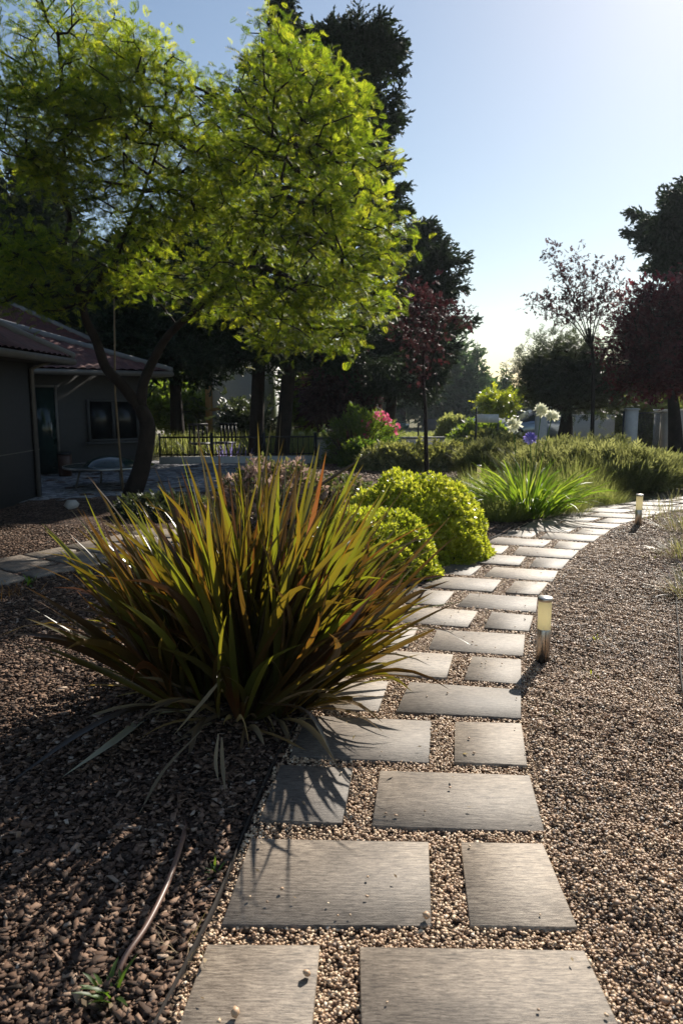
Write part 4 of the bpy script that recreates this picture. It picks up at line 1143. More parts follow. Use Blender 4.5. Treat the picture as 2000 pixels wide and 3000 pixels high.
def tier_tree(name, label, y, axis, tiers, seed, base_u=None, mat='cyp', group=None, size=.2, dens=85, nb=8, core=.5, core_n=500, rb=.2, droop=.12, side=.16, top=None, thick=.07):
    """conifer of separate boughs; tiers = (axis photo px, photo row, length in metres, weight)"""
    r = np.random.default_rng(seed)
    bu = base_u if base_u is not None else axis
    p = at(bu, 1200, y); z0 = float(hgt(p.x, y))
    tp = at(*(top or (tiers[0][0], tiers[0][1] - 20)), y)
    tr = curve([(p.x, y, z0 - .05), (p.x * .6 + tp.x * .4, y, z0 + (tp.z - z0) * .5), tuple(tp)], 8)
    root = thing(name, (p.x, y, z0), label, 'tree', group)
    b = MB(); b.tube(tr, lin(rb, .02, len(tr)), 8); b.build('trunk', M['darkbark'], root, smooth=True)
    Ps, Ds, b = [], [], MB()
    for (u_, v_, L, wgt) in tiers:
        c = np.array(at(u_, v_, y))
        n = max(4, int(nb * wgt)); a0 = r.uniform(0, 6.28)
        for k in range(n):
            a = a0 + 6.28 * k / n + r.normal() * .25; l = L * r.uniform(.55, 1.08); zj = r.normal() * .05 * (1 + L * .3)
            d = np.array([math.cos(a), math.sin(a), 0]); sd = np.array([-d[1], d[0], 0])
            zt = zj + c[2]
            tilt = r.uniform(-.05, .28)
            def at_(t): return np.array([c[0], c[1], zt]) + d * l * t + np.array([0, 0, l * (tilt * t - droop * 4 * t * (1 - t) * .5)])
            b.tube([at_(t) for t in (0, .35, .7, .98)], [.03 + .01 * L, .024, .014, .004], 5, cap=False)
            m = max(3, int(dens * l * wgt))
            t = r.uniform(.22, 1.0, m) ** .75
            w = side * (1.15 - t * .6) * (1 + .6 * l * .3)
            off = r.normal(size=m) * w
            P = np.array([at_(q) for q in t]) + sd * off[:, None] + np.array([0, 0, 1]) * (r.normal(size=m) * thick - np.abs(off) * .25)[:, None]
            D = unit(d * .9 + sd * (off / (w + .01) * .5)[:, None] + r.normal(size=(m, 3)) * .45 + np.array([0, 0, .1]))
            dn = r.uniform(0, 1, m) < .16
            D[dn] = unit(D[dn] * .5 + np.array([0, 0, -1.0]))
            Ps.append(P); Ds.append(D)
    if core_n:
        zs = r.uniform(0, 1, core_n); vt = [q[1] for q in tiers]
        v0, v1 = min(vt) + 15, max(vt) + 60
        uu = np.interp(v0 + (v1 - v0) * zs, vt, [q[0] for q in tiers]); LL = np.interp(v0 + (v1 - v0) * zs, vt, [q[2] for q in tiers])
        C = np.array([at(a_, b_, y) for a_, b_ in zip(uu, v0 + (v1 - v0) * zs)])
        a = r.uniform(0, 6.28, core_n); q = core * LL * r.uniform(0, 1, core_n) ** .5
        Ps.append(C + np.c_[q * np.cos(a), q * np.sin(a), 0 * a]); Ds.append(rand_dirs(core_n, .3, r))
    b.build('branches', M['darkbark'], root)
    P = np.concatenate(Ps); D = np.concatenate(Ds)
    V, F, tt = scatter(TC, P, D, size * r.uniform(.6, 1.3, len(P)), roll=r.uniform(-3, 3, len(P)), tint=np.clip(.5 + r.normal(size=len(P)) * .2, 0, 1), r=r)
    mesh('crown', V, [F], M[mat], root, tint=tt)
    return root
tier_tree('cypress_tree', 'tallest dark cypress with narrow spire top behind the feathery tree', 18.8, 745,
          [(828, -30, .10, 1), (828, 0, .16, 1), (829, 28, .24, 1), (830, 55, .26, 1), (832, 85, .36, 1), (834, 115, .48, 1), (836, 150, .6, 1), (830, 195, .8, 1), (820, 245, 1.1, 1), (800, 300, 1.3, 1), (780, 370, 1.6, 1), (765, 440, 1.8, 1), (755, 520, 2.0, 1), (745, 600, 2.1, 1), (740, 690, 2.3, 1.2), (740, 780, 2.4, 1.2), (735, 870, 2.5, 1.3), (730, 960, 2.5, 1.4), (700, 1040, 2.4, 1.4)],
          21, group=CG, size=.24, dens=60, core_n=2600, core=.65)
tier_tree('cypress_tree', 'broad ragged dark cypress with flat layered pads against the sky', 18.3, 1000,
          [(985, 90, .35, 1), (1010, 118, 1.15, 1.3), (1040, 140, 1.15, 1.6), (1050, 175, 1.2, 1.6), (1030, 215, 1.25, 1), (1015, 255, .9, 1), (1010, 300, 1.15, 1.2), (1012, 345, 1.5, 1.3), (1015, 372, 1.35, 1), (1010, 425, 1.35, 1.2), (1010, 455, 1.5, 1.2), (1015, 505, 1.5, 1.2), (1015, 545, 1.75, 1.2), (1010, 600, 1.5, 1.2), (1005, 650, 1.6, 1.2), (1000, 710, 1.8, 1.2), (980, 780, 2.0, 1.2), (960, 860, 2.2, 1.2), (930, 950, 2.3, 1.3), (900, 1040, 2.3, 1.3)],
          22, base_u=820, group=CG, size=.22, dens=80, core_n=3200, core=.55, rb=.2)
tier_tree('cypress_tree', 'lower dark cypress with drooping tiers behind the slim plum', 24.0, 1200,
          [(1240, 655, .25, 1), (1242, 680, .6, 1), (1240, 708, .8, 1), (1235, 760, 1.55, 1.4), (1230, 775, 1.35, 1), (1225, 835, 1.5, 1.3), (1220, 862, 1.2, 1), (1215, 920, 2.1, 1.4), (1210, 950, 1.6, 1), (1200, 1010, 1.8, 1.2), (1190, 1070, 2.0, 1.3), (1180, 1130, 2.0, 1.3)],
          23, base_u=1130, group=CG, size=.27, dens=65, core_n=1500, core=.6, droop=.2)
conifer('cypress_tree', 'dark conifer behind the roof at far left', 24.0, 120, .25,
        [(60, 620, 0, 150, 120, 1.5), (40, 800, 0, 170, 110, 1.6), (190, 780, 0, 110, 90, 1.3), (150, 900, 0, 160, 60, 1.4)], 700, .5, 24, top=(60, 520), group=CG)
conifer('cypress_tree', 'dense dark conifer between the roof and the trunks', 22.5, 520, .25,
        [(450, 800, 0, 120, 130, 1.4), (540, 1000, 0, 170, 120, 1.7), (400, 980, 0, 110, 90, 1.2), (600, 780, 0, 140, 150, 1.6), (350, 870, 0, 100, 90, 1.2)], 1100, .48, 25, top=(480, 700), group=CG)
tier_tree('cypress_tree', 'big dark layered conifer at the upper right edge', 26.0, 2060,
          [(2050, 545, .8, 1), (2050, 585, 1.5, 1.3), (2055, 612, 1.5, 1), (2060, 640, 3.1, 1.7), (2060, 665, 2.3, 1.3), (2060, 705, 2.4, 1.5), (2060, 740, 2.6, 1.6), (2060, 765, 1.9, 1.2), (2060, 800, 1.6, 1.2), (2065, 840, 1.8, 1.2), (2065, 890, 1.8, 1.2)],
          26, group='conifers on the right', size=.3, dens=60, core_n=1200, core=.5, rb=.3)
# brown weeping mass and teal undergrowth trees in the middle distance
conifer('weeping_tree', 'brownish drooping conifer to the left of the pink flowers', 25, 1000, .15, [(990, 1090, 0, 75, 90, 1.0), (960, 1170, 0, 60, 60, .8), (1050, 1180, 0, 50, 60, .8)], 420, .4, 31, top=(1000, 1000), mat='plum', up=-.5, T=TC2)
DG = 'far conifers closing the view'
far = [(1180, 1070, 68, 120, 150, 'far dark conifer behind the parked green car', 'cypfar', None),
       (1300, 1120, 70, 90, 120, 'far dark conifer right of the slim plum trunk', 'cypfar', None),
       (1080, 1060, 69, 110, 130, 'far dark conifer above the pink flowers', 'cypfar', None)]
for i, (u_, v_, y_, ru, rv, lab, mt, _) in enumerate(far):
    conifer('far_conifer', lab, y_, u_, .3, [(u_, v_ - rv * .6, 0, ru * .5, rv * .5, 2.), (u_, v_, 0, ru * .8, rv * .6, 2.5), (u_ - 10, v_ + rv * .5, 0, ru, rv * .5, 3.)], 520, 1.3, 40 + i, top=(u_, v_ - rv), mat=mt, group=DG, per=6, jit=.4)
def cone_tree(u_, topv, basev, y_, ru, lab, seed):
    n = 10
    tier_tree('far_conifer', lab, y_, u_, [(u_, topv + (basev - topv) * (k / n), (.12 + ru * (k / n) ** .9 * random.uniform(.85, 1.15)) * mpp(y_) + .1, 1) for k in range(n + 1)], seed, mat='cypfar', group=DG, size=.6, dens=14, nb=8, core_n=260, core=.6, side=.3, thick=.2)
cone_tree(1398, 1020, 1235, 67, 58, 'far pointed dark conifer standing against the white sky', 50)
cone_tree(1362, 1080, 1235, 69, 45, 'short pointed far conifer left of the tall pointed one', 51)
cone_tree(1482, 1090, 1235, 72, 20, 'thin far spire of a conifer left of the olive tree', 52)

def leafy(name, label, y, base_u, rb, es, n, size, mat, seed, per=6, T=TS, group=None, trunk_top=None, bark='darkbark', up=.2, base_v=None, trunks=None, radii=None, shell=.45, step=.4, spread=.8, jit=.18, outw=.7, rtip=.008):
    p = at(base_u, 1250, y); z0 = float(hgt(p.x, y))
    tt_ = trunk_top or (es[0][0], es[0][1] + es[0][4] * .4)
    q_ = at(tt_[0], tt_[1], y)
    if trunks is None:
        trunks = [curve([(p.x, y, z0 - .05), ((p.x + q_.x) / 2 + .03, y, (z0 + q_.z) / 2), tuple(q_)], 6)]
        radii = [lin(rb, rb * .45, len(trunks[0]))]
    e_ = [ell(a, b_, y + dy, ru, rv, rd) for (a, b_, dy, ru, rv, rd) in es]
    return tree(name, label, 'tree', trunks, radii, e_, n, T, M[mat] if isinstance(mat, str) else mat, size, per=per, group=group, up=up, spread=spread, shell=shell, jit=jit, step=step, rtip=rtip, rmax=rb * .6, outw=outw, seed=seed, bark=bark)

# slim plum (left) : vase of upright twigs over a thin pole-like trunk
y_ = 14.4
b0 = G(1250, 1393)
trk = curve([(b0.x, b0.y, -.03), tuple(at(1247, 1300, y_)), tuple(at(1245, 1200, y_)), tuple(at(1240, 1110, y_)), tuple(at(1240, 1020, y_))], 5)
tk2 = curve([tuple(at(1243, 1130, y_)), tuple(at(1215, 1060, y_)), tuple(at(1190, 960, y_)), tuple(at(1180, 880, y_))], 5)
tk3 = curve([tuple(at(1243, 1120, y_)), tuple(at(1270, 1040, y_)), tuple(at(1295, 940, y_)), tuple(at(1310, 880, y_))], 5)
leafy('plum_tree', 'slim young purple-leaved plum standing in mulch left of the path', y_, 1250, .05,
      [(1225, 880, 0, 60, 75, .5), (1285, 930, 0, 70, 60, .5), (1195, 960, 0, 45, 90, .4), (1260, 1010, 0, 60, 60, .45), (1345, 925, 0, 45, 25, .3), (1240, 1090, 0, 25, 60, .2)], 150, .12, 'plum', 61, per=4,
      trunks=[trk, tk2, tk3], radii=[lin(.05, .02, len(trk)), lin(.02, .008, len(tk2)), lin(.02, .008, len(tk3))], bark='darkbark', shell=.8, spread=.9, jit=.1, rtip=.0035, group='purple plum trees', step=.25, up=.5)
y_ = 19.0
b0 = at(1735, 1250, y_)
trk = curve([(b0.x, y_, float(hgt(0, y_)) - .05), tuple(at(1735, 1200, y_)), tuple(at(1735, 1040, y_)), tuple(at(1722, 960, y_))], 5)
fans = []
for (uu, vv) in [(1600, 870), (1612, 745), (1650, 790), (1690, 760), (1735, 790), (1790, 790), (1815, 850), (1560, 890)]:
    fans.append(curve([tuple(at(1730, 1020, y_)), tuple(at(1725 + (uu - 1725) * .35, 960 + (vv - 960) * .3, y_ + random.uniform(-.3, .3))), tuple(at(uu, vv, y_ + random.uniform(-.6, .6)))], 6))
def fan_ells():
    es = []
    for f_ in fans:
        for k in (6, 8, 10, 12):
            c = f_[min(k, len(f_) - 1)]; es.append((tuple(c), (.22, .25, .32)))
    return es
es_ = fan_ells()
tree('plum_tree', 'airy vase-shaped young plum against the bright sky on the right', 'tree', [trk] + fans, [lin(.06, .035, len(trk))] + [lin(.018, .004, len(f_)) for f_ in fans], es_, 430, TS, M['plum'], .11, per=3,
     group='purple plum trees', up=.6, spread=.8, shell=.7, jit=.07, step=.2, rtip=.003, rmax=.01, outw=.3, seed=62)
leafy('plum_tree', 'big dense dark purple plum at the right edge', 21.0, 1985, .24,
      [(1900, 930, 0, 110, 85, 1.3), (1985, 900, 0, 110, 85, 1.4), (1850, 1010, 0, 85, 75, 1.1), (1950, 1040, 0, 140, 85, 1.6), (2060, 1000, 0, 120, 120, 1.6), (1880, 1110, 0, 90, 45, 1.1), (1990, 1110, 0, 110, 50, 1.3)], 1300, .17, 'plumdark', 63, per=7,
      group='purple plum trees', trunk_top=(1960, 1080), shell=.5)
leafy('olive_tree', 'round dense dark olive tree with thick trunk behind the gate', 22.5, 1650, .30,
      [(1640, 1060, 0, 110, 75, 1.2), (1600, 1120, 0, 85, 75, 1.0), (1720, 1080, 0, 90, 80, 1.1), (1660, 1150, 0, 130, 60, 1.3), (1560, 1080, 0, 40, 45, .6), (1760, 1150, 0, 70, 60, .9)], 1000, .19, 'olive', 64, per=8, T=TSN, trunk_top=(1660, 1190), shell=.5, spread=.9)
leafy('small_tree', 'small bright yellow-green tree left of the silver car', 33, 1455, .08, [(1455, 1185, 0, 52, 28, .9)], 150, .3, 'lime', 65, per=6, spread=1, jit=.15)
leafy('small_tree', 'sunlit green shrub-like tree beyond the railing by the house', 28, 540, .1, [(540, 1210, 0, 80, 50, 1.2), (480, 1180, 0, 70, 60, 1.0)], 260, .35, 'green', 66, per=6)
leafy('small_tree', 'sunlit green tree between the conifer trunks and brown conifer', 27, 900, .1, [(890, 1200, 0, 60, 60, 1.0), (940, 1150, 0, 60, 50, .9), (870, 1120, 0, 50, 50, .9)], 330, .3, 'green', 67, per=6)
leafy('small_tree', 'grey-green tree in front of the pale far house', 23.5, 690, .1, [(700, 1230, 0, 50, 45, .8), (760, 1260, 0, 35, 45, .6)], 200, .22, 'olive', 68, per=6)
HG = 'bushes and trees along the far boundary'
for i, (u_, v_, y_, ru, rv, mt, lab) in enumerate([
    (1800, 1180, 70, 120, 60, 'cypfar', 'far dark tree line right of the olive trunk'), (1960, 1160, 70, 120, 70, 'cypfar', 'far dark tree at the right edge behind the plum'),
    (1640, 1190, 74, 90, 45, 'cypfar', 'far dark tree behind the olive tree'), (1520, 1205, 72, 50, 25, 'cypfar', 'low far tree between yellow-green tree and olive'),
    (1420, 1190, 74, 60, 40, 'cypfar', 'low far tree behind the pointed conifer'),
    (1880, 1215, 30, 70, 30, 'grass', 'pale green bush left of the orange shrub'), (1915, 1170, 31, 25, 18, 'orange', 'orange flowering shrub top beyond the gate'), (1850, 1180, 31, 40, 35, 'green', 'green bush by the orange flowers'),
    (800, 1100, 50, 150, 90, 'cypfar', 'far dark tree behind the conifer trunks'), (560, 1080, 52, 160, 80, 'cypfar', 'far dark tree above the pale house'), (980, 1170, 66, 80, 60, 'cypfar', 'far dark tree between green tree and car'),
    (300, 1000, 40, 200, 120, 'cypfar', 'far dark tree behind the house roof'), (2100, 1120, 72, 150, 110, 'cypfar', 'far tree outside right of the big plum')]):
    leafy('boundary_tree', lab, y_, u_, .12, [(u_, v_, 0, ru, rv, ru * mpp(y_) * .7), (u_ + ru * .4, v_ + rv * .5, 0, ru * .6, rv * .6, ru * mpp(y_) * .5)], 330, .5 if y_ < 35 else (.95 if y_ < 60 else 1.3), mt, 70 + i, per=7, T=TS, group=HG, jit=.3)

# pink oleander beside the green car
dome_bush('oleander_shrub', 'tall shrub carrying bright pink flower clusters', 'shrub', tuple(at(1060, 1300, 17.5))[:2], (.75, .6, 1.15), 900, TSN, M['green'], .22, 12, tmean=.25, inner=.6)
ol = bpy.data.objects['oleander_shrub']
for (u_, v_) in [(1075, 1253), (1102, 1222), (1126, 1220), (1160, 1257), (1072, 1290), (1135, 1232)]:
    p = np.array(at(u_, v_, 17.1)); r = np.random.default_rng(u_); n2 = 12
    V, F, tt = scatter(TFL, p + r.normal(size=(n2, 3)) * .05, rand_dirs(n2, .3, r), .10, roll=r.uniform(-3, 3, n2), r=r)
    mesh('flower_cluster', V, [F], M['pinkflower'], ol, tint=tt)
    b = MB(); q0 = np.array(at(1060, 1320, 17.5)); b.tube([q0, (q0 + p) / 2 + [0, 0, .05], p], .008, 5); b.build('stem', M['bark'], ol)
# dark spiky cordyline clump under it
p = at(1045, 1350, 16.8)
stem_bush('spiky_plant', 'dark purple spiky strap plant in front of the low wall', 'spiky plant', (p.x, 16.8), .3, .25, 1.0, 90, 'plum', 161, .04, lean=.9, tm=.4)
p = at(660, 1330, 17.6)
stem_bush('flower_bed_plant', 'violet flowers showing over the black railing', 'plant', (p.x, 18.2), .6, .3, .6, 40, 'blueflower', 162, .015, lean=.5)

# ------------------------------------------------------------------ HOUSE
def roof_plane(name, A, B, C, D, parent, mat='tile', pitch=.2, amp=.03):
    """corrugated tile slope: eave A->B, ridge D->C"""
    A, B, C, D = [np.array(q, float) for q in (A, B, C, D)]
    nU, nV = int(np.linalg.norm(B - A) / .035), 30
    u_ = np.linspace(0, 1, nU)[None, :, None]; v_ = np.linspace(0, 1, nV)[:, None, None]
    P = (A * (1 - u_) + B * u_) * (1 - v_) + (D * (1 - u_) + C * u_) * v_
    e = (B - A) / np.linalg.norm(B - A); nr = np.cross(e, ((D + C) / 2 - (A + B) / 2)); nr /= np.linalg.norm(nr)
    if nr[2] < 0: nr = -nr
    s_ = (P - A) @ e; up_ = np.linalg.norm(P - A - s_[..., None] * e, axis=-1)
    P = P + nr * (amp * np.abs(np.sin(np.pi * s_ / pitch)) + .018 * (1 - (up_ / .35) % 1))[..., None]
    V = P.reshape(-1, 3); i, j = np.meshgrid(np.arange(nU - 1), np.arange(nV - 1)); a = (j * nU + i).ravel()
    F = np.c_[a, a + 1, a + 1 + nU, a + nU]
    return mesh(name, V, [F], M[mat], parent, smooth=True)

def wing(root, O, ang_, w, d, eave, over=.45, pitch_=R(28)):
    """O = front right wall corner, ang_: direction of local x (to the right) ; extends w to the left and d back"""
    c, s_ = math.cos(ang_), math.sin(ang_)
    def L(x, y, z): return (O[0] + x * c - y * s_, O[1] + x * s_ + y * c, O[2] + z)
    b = MB(); M4 = Matrix.Translation(O) @ Matrix.Rotation(ang_, 4, 'Z')
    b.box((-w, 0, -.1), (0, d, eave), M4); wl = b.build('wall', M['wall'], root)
    x0, x1, y0, y1 = -w - over, over, -over, d + over
    hx = min(x1 - x0, y1 - y0) / 2; rz = eave + hx * math.tan(pitch_)
    if (x1 - x0) >= (y1 - y0): ra, rb = (x0 + hx, (y0 + y1) / 2), (x1 - hx, (y0 + y1) / 2)
    else: ra, rb = ((x0 + x1) / 2, y0 + hx), ((x0 + x1) / 2, y1 - hx)
    E = [L(x0, y0, eave), L(x1, y0, eave), L(x1, y1, eave), L(x0, y1, eave)]
    RA, RB = L(*ra, rz), L(*rb, rz)
    if (x1 - x0) >= (y1 - y0): planes = [(E[0], E[1], RB, RA), (E[1], E[2], RB, RB), (E[2], E[3], RA, RB), (E[3], E[0], RA, RA)]; hips = [(E[0], RA), (E[3], RA), (E[1], RB), (E[2], RB)]
    else: planes = [(E[0], E[1], RA, RA), (E[1], E[2], RB, RA), (E[2], E[3], RB, RB), (E[3], E[0], RA, RB)]; hips = [(E[0], RA), (E[1], RA), (E[2], RB), (E[3], RB)]
    for p_ in planes: roof_plane('roof_tiles', *p_, root)
    b = MB()
    for a_, b_ in hips + [(RA, RB)]:
        a_, b_ = np.array(a_) + [0, 0, .03], np.array(b_) + [0, 0, .05]
        if np.linalg.norm(a_ - b_) > .2: b.tube([a_, b_], .07, 8)
    b.build('ridge_cap', M['ridge'], root, smooth=True)
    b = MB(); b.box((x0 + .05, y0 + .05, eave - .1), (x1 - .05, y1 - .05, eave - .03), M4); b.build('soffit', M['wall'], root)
    b = MB()
    for i in range(4):
        a_, b_ = np.array(E[i]), np.array(E[(i + 1) % 4]); a_ = a_ + [0, 0, -.05]; b_ = b_ + [0, 0, -.05]; b.tube([a_, b_], .055, 8)
    b.build('gutter', M['frame'], root, smooth=True)
    return M4, L
hr = thing('house', (-6.5, 12, 0), 'single-storey pale house with terracotta tiled hip roofs in deep shade', 'house')
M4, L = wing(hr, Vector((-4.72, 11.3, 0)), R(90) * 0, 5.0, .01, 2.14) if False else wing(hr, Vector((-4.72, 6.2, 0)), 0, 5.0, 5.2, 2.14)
b = MB(); b.box((-4.722, 6.2, .72), (-4.716, 11.4, .735)); b.build('wall_groove', M['frame'], hr)
A_ = Vector((-6.2, 14.35, 0)); B_ = Vector((-4.25, 15.9, 0)); dv = (B_ - A_); an = math.atan2(dv.y, dv.x)
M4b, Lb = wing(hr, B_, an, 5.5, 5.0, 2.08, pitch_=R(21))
# window and door on the second wing, placed on the wall plane by where the photo shows them
def on_wall(u_, v_):
    dx, Yr, Zr = ray(u_, v_); n_ = Vector((-dv.y, dv.x, 0)).normalized()
    o_ = Vector((0, 0, CAMH)); d_ = Vector((dx, Yr, Zr)); t_ = (B_ - o_).dot(n_) / d_.dot(n_)
    p = o_ + d_ * t_; loc = M4b.inverted() @ p; return loc.x, loc.z
(wx0, wz1), (wx1, wz0) = on_wall(252, 1170), on_wall(408, 1290)
b = MB(); fw = .055
b.box((wx0, -.05, wz0), (wx0 + fw, .02, wz1), M4b); b.box((wx1 - fw, -.05, wz0), (wx1, .02, wz1), M4b)
b.box((wx0 + fw, -.05, wz0), (wx1 - fw, .02, wz0 + fw), M4b); b.box((wx0 + fw, -.05, wz1 - fw), (wx1 - fw, .02, wz1), M4b)
xm = (wx0 + wx1) / 2; b.box((xm - .03, -.045, wz0 + fw), (xm + .03, .02, wz1 - fw), M4b)
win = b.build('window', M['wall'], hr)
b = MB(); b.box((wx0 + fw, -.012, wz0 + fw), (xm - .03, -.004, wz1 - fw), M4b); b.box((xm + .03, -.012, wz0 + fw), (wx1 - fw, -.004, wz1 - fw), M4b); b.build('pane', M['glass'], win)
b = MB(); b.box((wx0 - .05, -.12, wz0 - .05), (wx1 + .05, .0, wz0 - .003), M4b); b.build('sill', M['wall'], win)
(dx0, dz1), (dx1, dz0) = on_wall(95, 1135), on_wall(172, 1392)
b = MB(); b.box((dx0, -.035, .03), (dx1, -.006, dz1), M4b); dr = b.build('glass_door', M['greenglass'], hr)
b = MB(); b.box((dx0 - .05, -.05, .0), (dx0 - .002, .01, dz1 + .05), M4b); b.box((dx1 + .002, -.05, 0), (dx1 + .05, .01, dz1 + .05), M4b); b.box((dx0 - .002, -.05, dz1 + .002), (dx1 + .002, .01, dz1 + .05), M4b); b.build('door_frame', M['frame'], dr)
b = MB(); b.tube([Vector(M4b @ Vector((dx1 - .1, -.07, .75))), Vector(M4b @ Vector((dx1 - .1, -.07, 1.05)))], .012, 6); b.build('door_handle', M['steel'], dr)
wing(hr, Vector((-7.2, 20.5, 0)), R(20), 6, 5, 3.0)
b = MB(); b.tube([(-4.68, 11.2, 0), (-4.68, 11.2, 1.95), (-4.4, 11.3, 2.08)], .035, 8); b.build('downpipe', M['frame'], hr, smooth=True)

# bin, table, stake
p = G(193, 1395)
t = thing('litter_bin', (p.x, p.y, 0), 'brown cylindrical bin standing by the glass door', 'bin')
b = MB(); b.lathe((0, 0, 0), [(0, 0), (.12, 0), (.135, .42), (.11, .425), (.105, .3)], 20); b.build('body', M['bin'], t, True, True)
b = MB(); b.lathe((0, 0, 0), [(.128, .427), (.143, .43), (.143, .46), (.08, .485), (0, .487)], 20); b.build('lid', M['black'], t, True, True)
p = G(320, 1432)
p = Vector((at(320, 1300, 12.6).x, 12.6, 0))
t = thing('garden_table', (p.x, p.y, 0), 'round glass-topped garden table behind the leaning trunk', 'table')
b = MB(); b.lathe((0, 0, 0), [(0, .355), (.74, .355), (.76, .36), (.76, .368), (.72, .374), (0, .376)], 36); b.build('table_top', M['greenglass'], t, True, True)
b = MB(); b.lathe((0, 0, 0), [(.742, .34), (.775, .34), (.78, .372), (.764, .374), (.764, .35)], 36); b.build('rim', M['steel'], t, True, True)
b = MB(); b.lathe((0, 0, 0), [(.45, .377), (.36, .46), (.2, .52), (0, .54)], 24); b.build('glass_cloche', M['greenglass'], t, True, True)
for k in range(4):
    a = k * math.pi / 2 + .6; b = MB(); b.tube([(.6 * math.cos(a), .6 * math.sin(a), 0), (.5 * math.cos(a), .5 * math.sin(a), .345)], .018, 6); b.build('leg', M['frame'], t, local=True)
b = MB(); b.tube([tuple(G(362, 1440)), tuple(at(352, 1330, 11.6)), tuple(at(338, 1150, 11.6)), tuple(at(335, 860, 11.5))], [.02, .018, .016, .012], 7)
tag(b.build('wooden_stake', M['tan'], smooth=True), 'thin pale upright stake leaning beside the curved trunk', 'stake')

# ------------------------------------------------------------------ low wall, railing, gate piers, fences
def wallseg(name, p0, p1, h_, th_, mat, label, cat, cap=None, group=None):
    p0, p1 = Vector(p0), Vector(p1); d = p1 - p0; a = math.atan2(d.y, d.x); l = d.length
    t = thing(name, tuple(p0), label, cat, group, rz=a)
    b = MB(); b.box((0, 0, -.3), (l, th_, h_), None); b.build('wall', M[mat], t, local=True)
    if cap: b = MB(); b.box((-.03, -.04, h_ + .002), (l + .03, th_ + .04, h_ + .05), None); b.build('coping', M[cap], t, local=True)
    return t, l
q0, q1 = at(465, 1300, 17.2), at(925, 1300, 17.6)
t, l = wallseg('railing_wall', (q0.x, q0.y, hgt(0, 17.3)), (q1.x, q1.y, hgt(0, 17.3)), .16, .16, 'pier', 'low plinth wall carrying black iron railing behind the flax', 'railing', None)
b = MB(); b.box((0, .06, .60), (l, .09, .64)); b.box((0, .06, .2), (l, .09, .225)); b.build('rail', M['black'], t, local=True)
b = MB()
for k in range(int(l / .13)): b.box((k * .13 + .02, .067, .162), (k * .13 + .036, .083, .60))
o = b.build('railing_bars', M['black'], t, local=True)
for k in range(4): b = MB(); b.box((k * l / 3 - .04 + (.04 if k == 0 else 0), .03, .1), (k * l / 3 + .03, .13, .72)); b.build('post', M['black'], t, local=True)
# garden bench silhouettes behind the railing
def bench(u_, y_, label):
    p = at(u_, 1300, y_); z0 = float(hgt(0, y_)); t = thing('garden_chair', (p.x, y_, z0), label, 'chair', 'dark chairs behind the railing', rz=random.uniform(-.6, .6))
    b = MB(); b.box((-.25, -.22, .40), (.25, .24, .44)); b.build('seat', M['black'], t, local=True)
    b = MB()
    for k in range(5): b.box((-.24 + k * .112, .215, .44), (-.20 + k * .112, .24, .86))
    b.box((-.26, .21, .862), (.26, .245, .92)); b.build('backrest', M['black'], t, local=True)
    for sx_ in (-1, 1):
        for sy in (-1, 1): b = MB(); b.tube([(sx_ * .22, sy * .2, .4), (sx_ * .25, sy * .23, 0)], .015, 6); b.build('leg', M['black'], t, local=True)
bench(590, 18.4, 'left dark iron chair behind the railing'); bench(655, 18.9, 'right dark iron chair behind the railing')
q0, q1 = at(930, 1300, 19.0), at(1300, 1300, 19.3)
wallseg('garden_wall', (q0.x, q0.y, hgt(0, 19)), (q1.x, q1.y, hgt(0, 19)), .50, .2, 'pier', 'low wall with pale coping between shrubs and meadow', 'wall', 'ridge')
q0, q1 = at(1640, 1200, 30), at(1800, 1200, 29)
wallseg('boundary_wall', (q0.x, q0.y, hgt(0, 30)), (q1.x, q1.y, hgt(0, 29)), 1.25, .2, 'pier', 'plain pale boundary wall behind the olive tree', 'wall')
q0, q1 = at(1320, 1200, 64.5), at(1480, 1200, 65)
wallseg('boundary_wall', (q0.x, q0.y, hgt(0, 64)), (q1.x, q1.y, hgt(0, 64)), 1.08, .2, 'white', 'distant white wall left of the sign board', 'wall')
q0, q1 = at(1240, 1200, 64.6), at(1318, 1200, 64.6)
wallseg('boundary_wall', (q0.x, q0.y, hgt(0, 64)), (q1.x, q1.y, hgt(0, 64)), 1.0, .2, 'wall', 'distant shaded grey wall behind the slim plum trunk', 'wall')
def pier(u_, y_, w_, topv, label):
    p = at(u_, 1250, y_); z0 = float(hgt(0, y_)); zt = at(u_, topv, y_).z - z0
    t = thing('gate_pier', (p.x, y_, z0), label, 'pier', 'rendered gate piers')
    b = MB(); b.box((-w_ / 2, -w_ / 2, -.1), (w_ / 2, w_ / 2, zt - .05)); b.build('shaft', M['pier'], t, local=True)
    b = MB(); b.box((-w_ / 2 - .025, -w_ / 2 - .025, zt - .048), (w_ / 2 + .025, w_ / 2 + .025, zt)); b.build('cap', M['pier'], t, local=True)
    return p
p1 = pier(1583, 19.6, .26, 1212, 'pale square pier behind the white agapanthus flowers')
p2 = pier(1846, 19.6, .27, 1196, 'pale square gate pier at the driveway below the big plum')
p3 = pier(1948, 22.0, .25, 1205, 'pier at the right edge in front of the plum trunk')
def fence(x0, y0, x1, y1, h_, label, gap=.14, posts=2, name='iron_fence'):
    z0 = float(hgt(0, y0)); d = Vector((x1 - x0, y1 - y0, 0)); a = math.atan2(d.y, d.x); l = d.length
    t = thing(name, (x0, y0, z0), label, 'fence', None, rz=a)
    b = MB(); b.box((0, -.015, h_ - .05), (l, .015, h_ - .01)); b.box((0, -.015, .1), (l, .015, .13)); b.build('rail', M['black'], t, local=True)
    b = MB()
    for k in range(1, int(l / gap)): b.box((k * gap - .007, -.007, .13), (k * gap + .007, .007, h_ - .05))
    b.build('fence_bars', M['black'], t, local=True)
